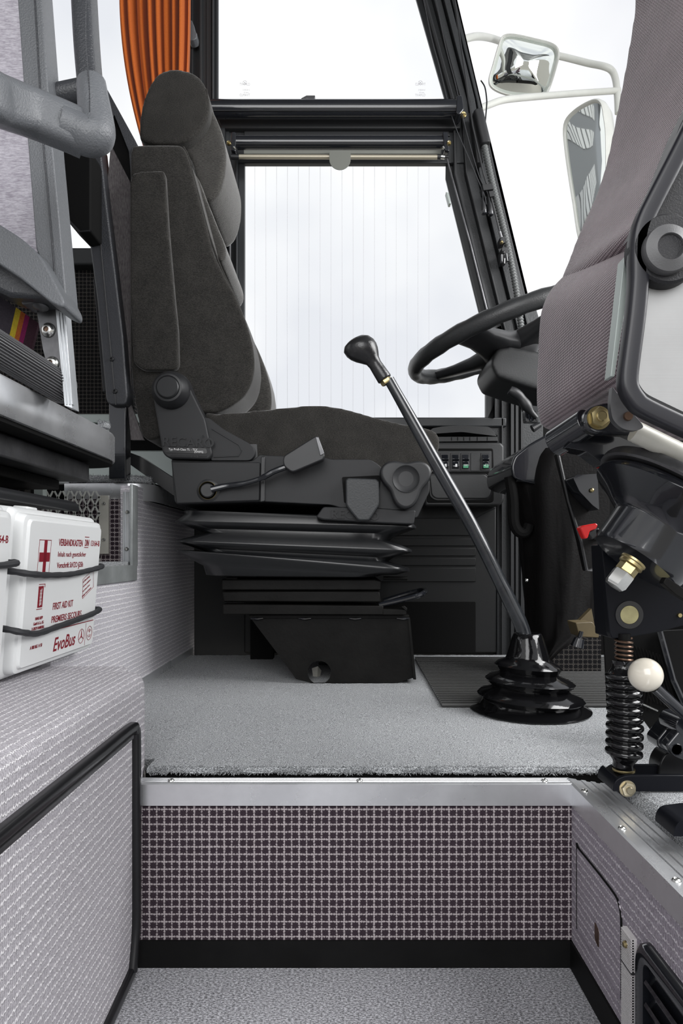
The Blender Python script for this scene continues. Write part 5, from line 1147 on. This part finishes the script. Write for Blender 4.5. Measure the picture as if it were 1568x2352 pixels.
# ================= DARK FOOTWELL AREA =================
# leather bellows around the steering column
lb_ = T('column_bellows', 'creased black leather bellows hanging around the steering column foot', 'bellows', P(1240, 1500, 1.45))
bm = BM(); loops = []
secs = [(1040, 1200, 1400), (1060, 1185, 1400), (1110, 1178, 1385), (1180, 1190, 1370), (1260, 1200, 1365), (1340, 1206, 1362), (1400, 1212, 1356), (1450, 1216, 1330), (1480, 1215, 1270), (1500, 1212, 1240)]
for y, xa, xb in secs:
    c = (xa+xb)/2; h = (xb-xa)/2; l_ = []
    for k in range(48):
        a = 2*math.pi*k/48; fold = 1+.06*math.sin(9*a+y*.013)+.03*math.sin(17*a+y*.02)
        q = P(c+math.cos(a)*h*fold, y, 1.55); l_.append(Vector((q.x, 1.55+math.sin(a)*.11*fold, q.z)))
    loops.append(l_)
loft(bm, loops); lb_.part('leather_sleeve', bm, M['leatherdark'] if 'leatherdark' in M else M['rubber'], ang=80)
bm = BM(); ball(bm, P(1209, 1333, 1.43), .004, 12); lb_.part('press_stud', bm, M['chrome'])
bm = BM(); tube(bm, cr_([P(x, y, 1.5) for x, y in [(1170, 1095), (1178, 1150), (1180, 1200), (1192, 1222), (1208, 1222), (1216, 1205)]], 5, False), .012, 10); lb_.part('cable_conduit', bm, M['matt'])
# carpet slope in the footwell
bm = BM(); prism(bm, [P(1205, 1505, 1.6).xz[:] if False else (P(1205, 1500, 1.6).x, PT), (P(1380, 1500, 1.6).x, PT), (P(1380, 1440, 1.6).x, PT+.09), (P(1300, 1440, 1.6).x, PT+.07)], 1.6, 1.7)
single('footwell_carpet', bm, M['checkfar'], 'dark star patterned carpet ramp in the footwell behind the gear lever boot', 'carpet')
tb_ = T('footwell_latch', 'olive brown painted latch box with black screw in the dark footwell', 'latch', P(1340, 1470, 1.3))
bm = BM(); prism(bm, L(1.3, rc([(1313, 1428), (1352, 1426), (1366, 1452), (1366, 1462), (1322, 1460)], [3, 5, 8, 3, 3])), 1.28, 1.33); tb_.part('latch_box', bm, M['olive'], bev=.003)
bm = BM(); prism(bm, L(1.32, [(1328, 1428), (1358, 1398), (1368, 1452)]), 1.32, 1.335); tb_.part('latch_flange', bm, M['olive'])
bm = BM(); lathe(bm, [(.0001, 0), (.004, 0), (.004, .012), (.009, .014), (.012, .03), (.0001, .032)], P(1335, 1450, 1.27), (-.3, 0, -1), 16); tb_.part('black_knob', bm, M['gloss'])
# instrument side board
sd_ = T('dash_side_board', 'tall narrow grained board hanging below the steering column cover, red lever in front', 'board', P(1360, 1310, 1.25))
bm = BM(); prism(bm, L(1.25, rc([(1278, 1040), (1400, 1040), (1400, 1310), (1346, 1312), (1330, 1240)], 4)), 1.25, 1.27); sd_.part('grained_board', bm, M['leatherdark'] if 'leatherdark' in M else M['console'], bev=.003)
bm = BM(); tube(bm, [P(1281, 1042, 1.248), P(1305, 1150, 1.248), P(1334, 1245, 1.248), P(1347, 1310, 1.248)], .003, 6); sd_.part('board_edge', bm, M['black'])
bm = BM(); prism(bm, L(1.24, [(1346, 1311), (1375, 1300), (1382, 1300), (1382, 1314)]), 1.235, 1.25); sd_.part('board_foot', bm, M['steel'])
bm = BM(); prism(bm, L(1.2, rc([(1316, 1098), (1322, 1091), (1372, 1088), (1376, 1172), (1360, 1160), (1330, 1128)], 4)), 1.2, 1.25); sd_.part('clip_housing', bm, M['gloss'], bev=.002)
bm = BM(); ball(bm, P(1359, 1126, 1.197), .004, 12); sd_.part('brass_rivet', bm, M['brass'])
rl = T('red_release_lever', 'small bright red plastic lever beside the black swivel mechanism', 'lever', P(1345, 1235, 1.0))
bm = BM(); prism(bm, L(1.0, rc([(1329, 1213), (1334, 1208), (1366, 1202), (1370, 1206), (1366, 1215), (1352, 1220), (1347, 1236), (1340, 1238)], [3, 3, 3, 2, 3, 3, 3, 3])), .995, 1.012); rl.part('red_grip', bm, M['red'], bev=.002)
bm = BM(); tube(bm, [P(1366, 1224, 1.01), P(1372, 1232, 1.13), P(1372, 1232, 1.2495)], .007, 8); rl.part('lever_shaft', bm, M['black'])
bm = BM(); prism(bm, L(1.0, [(1346, 1222), (1375, 1212), (1380, 1222), (1360, 1240)]), 1.0, 1.02); rl.part('lever_base', bm, M['black'], bev=.002)
# ================= FOLDING CREW SEAT =================
g = T('folding_crew_seat', 'mauve woven folding crew seat on a black swivel frame with brushed side plate, at right', 'seat', (.42, .8, PT+.004))
Yq = .99; YN2 = .70
def lean(bm, zb, zt, dz, dx=0):   # the near end sits lower than the far end
    for v in bm.verts:
        t = (Yq-v.co.y)/(Yq-YN2); k = max(0, min(1.2, (v.co.z-zb)/(zt-zb))); v.co.z -= dz*t*k; v.co.x += dx*t
up_o = sm([(1462, -150), (1450, 20), (1437, 110), (1421, 200), (1402, 300), (1383, 385), (1358, 460), (1322, 540), (1300, 600), (1280, 650), (1285, 690), (1340, 720), (1440, 700), (1560, 600), (1600, 400), (1640, 100), (1640, -150)], 4)
bm = BM(); prism(bm, L(Yq, up_o), YN2, Yq); lean(bm, .85, .95, .07); g.part('back_cushion', bm, M['weave'], remesh=.006, soft=26)
lo_o = sm([(1282, 640), (1252, 675), (1236, 715), (1229, 780), (1227, 860), (1226, 930), (1232, 975), (1244, 990), (1275, 997), (1345, 1000), (1440, 1003), (1600, 1003), (1640, 800), (1600, 600), (1500, 572), (1430, 574), (1370, 584), (1320, 608)], 4)
bm = BM(); prism(bm, L(Yq, lo_o), YN2-.02, Yq); lean(bm, .70, .93, .085); g.part('seat_cushion', bm, M['weave'], remesh=.006, soft=26)
Yz = .60
# pale side lip
bm = BM(); prism(bm, L(Yz+.02, rc([(1428, 596), (1444, 580), (1447, 585), (1432, 700), (1406, 868), (1397, 868)], 2)), Yz+.015, Yz+.03); g.part('pale_edge_strip', bm, M['ledge'], bev=.001)
bm = BM(); prism(bm, L(Yz+.012, [(1446, 548), (1492, 470), (1560, 322), (1640, 150), (1636, 130), (1552, 300), (1484, 470)]), Yz+.004, Yz+.03); g.part('back_edge_strip', bm, M['steel'], bev=.001)
# grained back side panel
bm = BM(); prism(bm, L(Yz+.01, [(1462, 640), (1462, 540), (1620, 270), (1700, 270), (1700, 640)]), Yz+.005, Yz+.02); g.part('grained_side_cover', bm, M['grain'])
# brushed plate
bm = BM(); prism(bm, L(Yz+.006, rc([(1482, 600), (1700, 590), (1700, 1010), (1568, 950), (1476, 906), (1459, 878)], [2, 0, 0, 0, 16, 10])), Yz+.002, Yz+.012); g.part('brushed_plate', bm, M['brushed'])
# bent frame band
fb = [P(x, y, Yz-.004) for x, y in [(1660, 135), (1610, 242), (1560, 345), (1500, 462), (1478, 508), (1467, 545), (1464, 590), (1464, 650), (1457, 730), (1446, 815), (1440, 868), (1443, 895), (1458, 920), (1480, 938), (1568, 980), (1700, 1040)]]
bm = BM(); sweep(bm, cr_(fb, 4, False), [(a, b) for a, b in rrect(.016, .0155, .004)], up=(0, 1, 0)); g.part('frame_band', bm, M['satin'], ang=50)
# knob discs
c = P(1527, 578, Yz-.012)
bm = BM(); lathe(bm, [(.0001, -.004), (.0285, -.004), (.0305, -.002), (.0310, .004), (.0310, .014)], P(1530, 574, Yz-.008), (0, 1, 0), 48); g.part('hinge_base', bm, M['grain'])
bm = BM(); lathe(bm, [(.0108, -.006), (.0108, -.0098), (.0115, -.011), (.0200, -.008), (.0208, -.006), (.0208, .0)], c, (0, 1, 0), 48); hk = g.part('hinge_knob', bm, M['knobgrey'])
bm = BM(); lathe(bm, [(.0001, -.0088), (.0108, -.0088), (.0108, -.004)], c, (0, 1, 0), 40); g.part('knob_centre', bm, M['grain'], parent=hk)
# hinge lug with rusty rivet
Ya = .66
bm = BM(); prism(bm, L(Ya, rc([(1402, 890), (1440, 940), (1470, 975), (1474, 983), (1462, 990), (1440, 991), (1420, 984), (1402, 965), (1398, 930)], [4, 6, 8, 6, 10, 14, 14, 12, 10])), Ya-.004, Ya+.004); g.part('hinge_lug', bm, M['steel'], bev=.001)
bm = BM(); lathe(bm, [(.0001, -.002), (.004, -.002), (.0045, 0), (.0045, .003)], P(1442, 956, Ya-.005), (0, 1, 0), 18); g.part('hinge_rivet', bm, M['copper'])
bm = BM(); tube(bm, [P(1455, 990, Ya+.02), P(1700, 1110, Ya+.02)], .0105, 20); g.part('pale_cross_tube', bm, M['palemetal'])
# swivel arm with bolt
Yb2 = .74
bm = BM(); tube(bm, [P(1275, 1018, .80), P(1350, 970, .76)], .0165, 28); sa = g.part('swivel_tube', bm, M['gloss'], bev=.001)
bm = BM(); prism(bm, L(Yb2, rc([(1338, 975), (1340, 950), (1355, 935), (1395, 925), (1440, 950), (1455, 995), (1440, 1001), (1370, 997), (1346, 990)], [8, 8, 10, 12, 10, 8, 8, 10, 8])), Yb2-.004, Yb2+.012); g.part('arm_plate', bm, M['gloss'], bev=.003)
c = P(1374, 960, Yb2-.004)
bm = BM(); lathe(bm, [(.0112, 0), (.0112, -.005), (.0105, -.0075), (.0065, -.0085), (.0001, -.0085)], c, (0, 1, 0), 6, a0=.4); hb = g.part('hex_nut', bm, M['brass'])
bm = BM(); lathe(bm, [(.0001, -.0115), (.0045, -.0115), (.0055, -.0105), (.0055, -.007)], c, (0, 1, 0), 24); g.part('bolt_end', bm, M['brass'], parent=hb)
bm = BM(); lathe(bm, [(.0001, 0), (.0128, 0), (.0128, -.0012), (.0001, -.0012)], c, (0, 1, 0), 32); g.part('washer', bm, M['brass'], parent=hb)
bm = BM(); prism(bm, L(.78, rc([(1345, 990), (1400, 1000), (1568, 1075), (1568, 1110), (1470, 1085), (1380, 1070), (1340, 1040), (1290, 1030)], 5)), .77, .80); g.part('arm_web', bm, M['gloss'], bev=.002)
# big dish and drum
Yd = .74
cb = P(1458, 1293, Yd); ct = P(1540, 1188, Yd); axd = (cb-ct).normalized()
L_ = (cb-ct).length
bm = BM(); lathe(bm, [(.0001, -.008), (.0895, -.008), (.0925, -.004), (.0925, 0), (.088, .002), (.074, .009), (.062, .017), (.0545, .022), (.0520, .026), (.0510, L_-.005), (.049, L_), (.0001, L_+.001)], ct+axd*.0, axd, 64); g.part('brake_drum', bm, M['gloss'], ang=40)
bm = BM(); lathe(bm, [(.0945, -.022), (.0965, -.018), (.0965, -.012), (.0945, -.010), (.0001, -.010), (.0001, -.022)], ct, axd, 64); g.part('drum_plate', bm, M['steel'])
nc = P(1455, 1288, Yd-.045)
bm = BM(); lathe(bm, [(.0001, 0), (.0135, 0), (.0135, .002), (.0125, .003), (.0128, .006), (.011, .007)], nc, axd, 28); g.part('spring_washer', bm, M['brass'])
bm = BM(); lathe(bm, [(.0105, .005), (.0105, .015), (.0095, .016), (.0001, .016)], nc, axd, 6, a0=.3); g.part('hex_nut', bm, M['brass'])
bm = BM(); lathe(bm, [(.0115, .016), (.0118, .018), (.0118, .030), (.010, .033), (.0001, .034)], nc, axd, 6, a0=.7); g.part('hex_nut', bm, M['chrome'])
bm = BM(); prism(bm, L(.68, rc([(1530, 1325), (1568, 1350), (1640, 1400), (1640, 1420), (1552, 1366), (1522, 1340)], 5)), .68, .69); g.part('cable_lug', bm, M['blacksteel'], bev=.001)
# bracket plates
Yp2 = .81
bm = BM(); prism(bm, L(Yp2, rc([(1376, 1215), (1395, 1215), (1640, 1240), (1640, 1430), (1568, 1437), (1510, 1452), (1440, 1465), (1406, 1467), (1400, 1455), (1386, 1300)], [3, 3, 0, 0, 6, 10, 10, 4, 4, 6])), Yp2, Yp2+.012); pl_ = g.part('bracket_plate', bm, M['gloss2'], bev=.002)
bm = BM(); prism(bm, L(Yp2+.03, [(1376, 1250), (1388, 1250), (1400, 1460), (1386, 1462)]), Yp2+.012, Yp2+.06); g.part('rear_flange', bm, M['gloss2'], bev=.002)
c = P(1444, 1412, Yp2)
bm = BM(); lathe(bm, [(.0108, -.0004), (.0112, -.0015), (.0165, -.0015), (.0168, 0), (.0168, .004)], c, (0, 1, 0), 40); g.part('pin_ring', bm, M['gloss'], parent=pl_)
bm = BM(); lathe(bm, [(.0001, -.0020), (.0108, -.0016), (.0110, .002)], c, (0, 1, 0), 36); g.part('pivot_pin', bm, M['pinbrass'], parent=pl_)
bm = BM(); lathe(bm, [(.0015, -.003), (.0025, -.003), (.0028, 0)], P(1559, 1413, Yp2), (0, 1, 0), 8); g.part('grease_nipple', bm, M['brass'], parent=pl_)
# spring and corrugated gaiter
Yg3 = .812; cx = P(1432, 1600, Yg3).x
def zz3(y): return CZ-(y-VY)*Yg3/F
bm = BM(); sp_ = []
for i in range(96):
    a = 2*math.pi*i/16; sp_.append(Vector((cx+.0095*math.cos(a), Yg3+.0095*math.sin(a), zz3(1466)+(zz3(1525)-zz3(1466))*i/95)))
tube(bm, sp_, .0014, 6); g.part('coil_spring', bm, M['copper'])
bm = BM(); tube(bm, [Vector((cx, Yg3, zz3(1455))), Vector((cx, Yg3, zz3(1780)))], .0075, 16); g.part('spring_rod', bm, M['blacksteel'])
prof = [(.0125, 0)]
prof = [(.0130, 1516), (.0118, 1522), (.0125, 1533), (.0185, 1544)]
for i in range(10):
    yc_ = 1552+i*19.6; ro_ = .0208+.0006*(i > 5); ri = .0158
    prof += [(ro_*.96, yc_-6), (ro_, yc_-2.5), (ro_, yc_+1.5), (ro_*.95, yc_+5), (ri, yc_+9), (ri, yc_+11)]
prof += [(.0125, 1748), (.0115, 1754), (.0125, 1762), (.0120, 1766)]
bm = BM(); loops = []
for r_, y in prof:
    wob = .0012*math.sin(y*.02); tilt = .0022*((y-1600)/160 if y > 1600 else 0)
    loops.append([Vector((cx+wob+math.cos(2*math.pi*k/32)*r_, Yg3+math.sin(2*math.pi*k/32)*r_, zz3(y)-math.cos(2*math.pi*k/32)*tilt)) for k in range(32)])
loft(bm, loops); g.part('corrugated_gaiter', bm, M['boot'], ang=80)
bm = BM(); lathe(bm, [(.0001, .0015), (.0125, .0015), (.0128, 0), (.0125, -.0015), (.0001, -.0015)], Vector((cx, Yg3, zz3(1768))), (0, 0, 1), 32); g.part('washer', bm, M['brass'])
# base channel: front and rear cheek and a cross sleeve
base = lambda Y: L(Y, rc([(1388, 1835), (1386, 1795), (1398, 1768), (1420, 1762), (1900, 1768), (1900, 1835)], [0, 12, 16, 12, 0, 0]))
Yf3 = .785
bm = BM(); q = L(Yf3, rc([(1408, 1836), (1408, 1795), (1434, 1781), (1900, 1781), (1900, 1838)], [0, 22, 18, 0, 0])); prism(bm, [(a, max(b, PT+.006)) for a, b in q], Yf3, Yf3+.006); fc = g.part('base_cheek', bm, M['gloss2'], bev=.001)
bm = BM(); q = L(.84, rc([(1386, 1836), (1382, 1780), (1398, 1755), (1560, 1755), (1900, 1755), (1900, 1838)], [0, 18, 12, 0, 0, 0])); prism(bm, [(a, max(b, PT+.006)) for a, b in q], .836, .841); g.part('base_cheek', bm, M['gloss2'], bev=.001)
bm = BM(); prism(bm, L(Yf3, rc([(1409, 1836), (1409, 1806), (1418, 1790), (1424, 1788), (1418, 1836)], [0, 8, 8, 4, 0])), Yf3+.006, .836)
for v in bm.verts: v.co.z = max(v.co.z, PT+.006)
g.part('base_web', bm, M['gloss2'], bev=.002)
bm = BM(); c = P(1440, 1811, Yf3); tube(bm, [c+Vector((0, .004, 0)), c+Vector((0, .05, 0))], .010, 20); g.part('pivot_sleeve', bm, M['blacksteel'])
bm = BM(); lathe(bm, [(.0085, 0), (.0085, -.004), (.0078, -.0055), (.0055, -.006), (.0001, -.006)], c, (0, 1, 0), 6, a0=.2); nt_ = g.part('hex_nut', bm, M['palebrass'])
bm = BM(); lathe(bm, [(.0001, -.0095), (.0035, -.0095), (.0042, -.0085), (.0042, -.004)], c, (0, 1, 0), 18); g.part('bolt_end', bm, M['palebrass'], parent=nt_)
bm = BM(); lathe(bm, [(.0001, -.001), (.0095, -.001), (.0095, 0), (.0001, 0)], c, (0, 1, 0), 28); g.part('washer', bm, M['palebrass'], parent=nt_)
# release handle with cream ball
Yk2 = .74
bb_ = P(1482, 1550, Yk2)
bm = BM(); ball(bm, bb_, .0182, 40); ba = g.part('ball_knob', bm, M['ball'], ang=180)
bm = BM(); tube(bm, [P(1505, 1580, Yk2), P(1568, 1638, Yk2), P(1640, 1705, Yk2)], .0062, 14); g.part('handle_rod', bm, M['gloss'])
bm = BM(); tube(bm, [P(1534, 1650, .80), P(1575, 1668, .76)], .0115, 24); g.part('hinge_barrel', bm, M['gloss'], bev=.001)
bm = BM(); prism(bm, L(.80, rc([(1508, 1700), (1540, 1660), (1600, 1640), (1640, 1700), (1600, 1745), (1545, 1735), (1512, 1718)], [8, 6, 6, 10, 10, 10, 8])), .80, .83); g.part('hinge_ear', bm, M['gloss'], bev=.002)
bm = BM(); prism(bm, L(.76, rc([(1529, 1713), (1560, 1676), (1640, 1680), (1640, 1745), (1575, 1748), (1548, 1738)], [6, 6, 0, 0, 12, 12])), .76, .775); ea = g.part('hinge_ear', bm, M['gloss'], bev=.002)
bm = BM(); lathe(bm, [(.0055, 0), (.0062, -.001), (.0068, 0)], P(1554, 1722, .76), (0, 1, 0), 24); g.part('pin_ring', bm, M['gloss'], parent=ea)
bm = BM(); prism(bm, L(.84, rc([(1503, 1778), (1507, 1745), (1522, 1722), (1640, 1730), (1640, 1790), (1503, 1790)], [4, 12, 10, 0, 0, 4])), .83, .86); g.part('rubber_stop', bm, M['rubber'], bev=.004)
# inclined rear struts
bm = BM(); tube(bm, [P(1515, 1450, .95), P(1545, 1560, .95), P(1600, 1680, .95)], .004, 8); g.part('rear_strut', bm, M['gloss'])
bm = BM(); prism(bm, L(.97, [(1520, 1450), (1700, 1440), (1700, 1780), (1560, 1600)]), .97, .98); g.part('rear_plate', bm, M['matt'])
bm = BM(); prism(bm, L(.98, [(1390, 1460), (1520, 1450), (1560, 1600), (1700, 1775), (1500, 1680), (1470, 1640), (1400, 1640)]), .985, .99)
g.part('rear_plate', bm, M['matt'])
mg = T('speaker_grille', 'dark perforated metal grille behind the cream ball knob', 'grille', P(1480, 1560, .975))
bm = BM(); gx0, gx1 = 1448, 1516
for i in range(9):
    for s_ in (1, -1):
        a = P(1450+i*8, 1480+i*3, .975); b = P(1450+i*8+s_*34+10, 1480+i*3+130, .975); tube(bm, [a, b], .0011, 4)
mg.part('wire_mesh', bm, M['blacksteel'])
bm = BM(); tube(bm, [P(1460, 1610, .972), P(1510, 1633, .972)], .0014, 6); mg.part('grille_lip', bm, M['chrome'])
# foot pedal pad at the edge of the photo
bm = BM(); prism(bm, L(.66, rc([(1547, 1955), (1547, 1905), (1560, 1885), (1640, 1875), (1640, 1960)], [4, 14, 12, 0, 0])), .66, .70)
for v in bm.verts: v.co.z = max(v.co.z, PT+.006)
single('floor_bracket', bm, M['gloss2'], 'rounded black metal bracket end on the grey carpet at the right edge', 'bracket', bev=.002)
# ================= RIGHT PANEL OF THE WELL =================
def RP(px, py): return PX(px, py, RX)
hatch = [(1360, 1998), (1428, 2064), (1428, 2300)]
h_ = T('service_hatch', 'fabric covered service hatch with keyhole in the right side of the stairwell', 'hatch', RP(1400, 2200))
y1_ = RP(1328, 1990).y; y0_ = RP(1430, 2100).y
zt = RP(1400, 2035).z
bm = BM(); prism(bm, rc([(y0_, .062), (y1_, .062), (y1_, zt), (y0_, zt)], [.004, .004, .004, .02]), RX-.0022, RX, 'X'); h_.part('hatch_panel', bm, M['sidefab3'], bev=.0012)
bm = BM(); tube(bm, cr_([Vector((RX-.0015, a, b)) for a, b in [(y1_, .062), (y1_, zt-.004), (y1_-.006, zt), (y0_+.03, zt), (y0_+.006, zt-.006), (y0_, zt-.03), (y0_, .062)]], 3, False), .0011, 6); h_.part('hatch_gap', bm, M['matt'])
kc2 = RP(1375, 2147)
bm = BM(); prism(bm, rc([(kc2.y-.006, kc2.z-.012), (kc2.y+.006, kc2.z-.008), (kc2.y+.006, kc2.z+.012), (kc2.y-.006, kc2.z+.008)], .003), RX-.0028, RX-.001, 'X'); h_.part('keyhole', bm, M['copper'])
lp_ = T('step_light', 'narrow ribbed clear step light with brass screws on the mauve side panel', 'lamp', RP(1450, 2250))
a = RP(1447, 2200)
ya, yb = PX(1439, 2150, RX).y, PX(1462, 2150, RX).y; z1_ = RP(1440, 2128).z; z0_ = z1_-.155
bm = BM()
for i in range(60):
    z = z0_+(z1_-z0_)*i/60; box(bm, RX-.006, RX-.003, yb, ya, z, z+(z1_-z0_)/60*.6)
box(bm, RX-.0045, RX, yb, ya, z0_, z1_); lp_.part('ribbed_lens', bm, M['lens'], flatshade=True)
bm = BM(); box(bm, RX-.0062, RX, yb-.001, ya+.001, z1_-.035, z1_-.0335); lp_.part('lens_joint', bm, M['steel'])
for z in (z1_-.012, z0_+.012):
    bm = BM(); lathe(bm, [(.0001, -.004), (.0022, -.0038), (.0035, -.002), (.0035, 0)], Vector((RX-.005, (ya+yb)/2, z)), (1, 0, 0), 16); lp_.part('lens_screw', bm, M['brass'])
vt = T('heater_vent', 'black louvred heater vent with rounded frame at the lower right corner', 'vent', (RX, .5, .12))
v1 = RP(1478, 2210); yv = v1.y; zvt = RP(1500, 2172).z
bm = BM()
outer = rc([(.30, -.03), (yv, -.03), (yv, zvt), (.30, zvt)], [0, 0, .02, 0], 8); inner = rc([(.30, -.03), (yv-.016, -.03), (yv-.016, zvt-.016), (.30, zvt-.016)], [0, 0, .012, 0], 8)
n = len(outer)
loft(bm, [[(RX+.002, a, b) for a, b in outer], [(RX-.008, a-.0015*(a > .4), b-.0015*(b > 0)) for a, b in outer], [(RX-.011, a-.006*(a > .4), b-.006*(b > 0)) for a, b in outer], [(RX-.008, a, b) for a, b in inner], [(RX-.002, a, b) for a, b in inner]]); vt.part('vent_frame', bm, M['gloss'], ang=60)
for i in range(7):
    z = zvt-.035-i*.021; bm = BM(); prism(bm, [(RX-.009, z), (RX-.007, z+.003), (RX+.0, z-.006), (RX-.002, z-.009)], .30, yv-.020, 'Y')
    vt.part('louvre', bm, M['gloss'])
# three screws in the ribbed nosings
for i, (x, y) in enumerate(((395, 1790), (825, 1790), (1247, 1790))):
    p_ = PZ(x, y, PT-.0105); screw('screw', Vector((p_.x, SY+.007, PT-.0110)), .0045, (0, 0, -1), lab=['leftmost', 'middle', 'rightmost'][i]+' screw in the ribbed top of the front step edge', group='screws in the step edge')
for i, (x, y) in enumerate(((1342, 1817), (1428, 1903), (1553, 2023))):
    p_ = PZ(x, y, PT-.010); screw('screw', Vector((p_.x, p_.y, PT-.0105)), .0045, (0, 0, -1), lab=['farthest', 'middle', 'nearest'][i]+' screw in the slanting aluminium edge on the right', group='screws in the step edge')
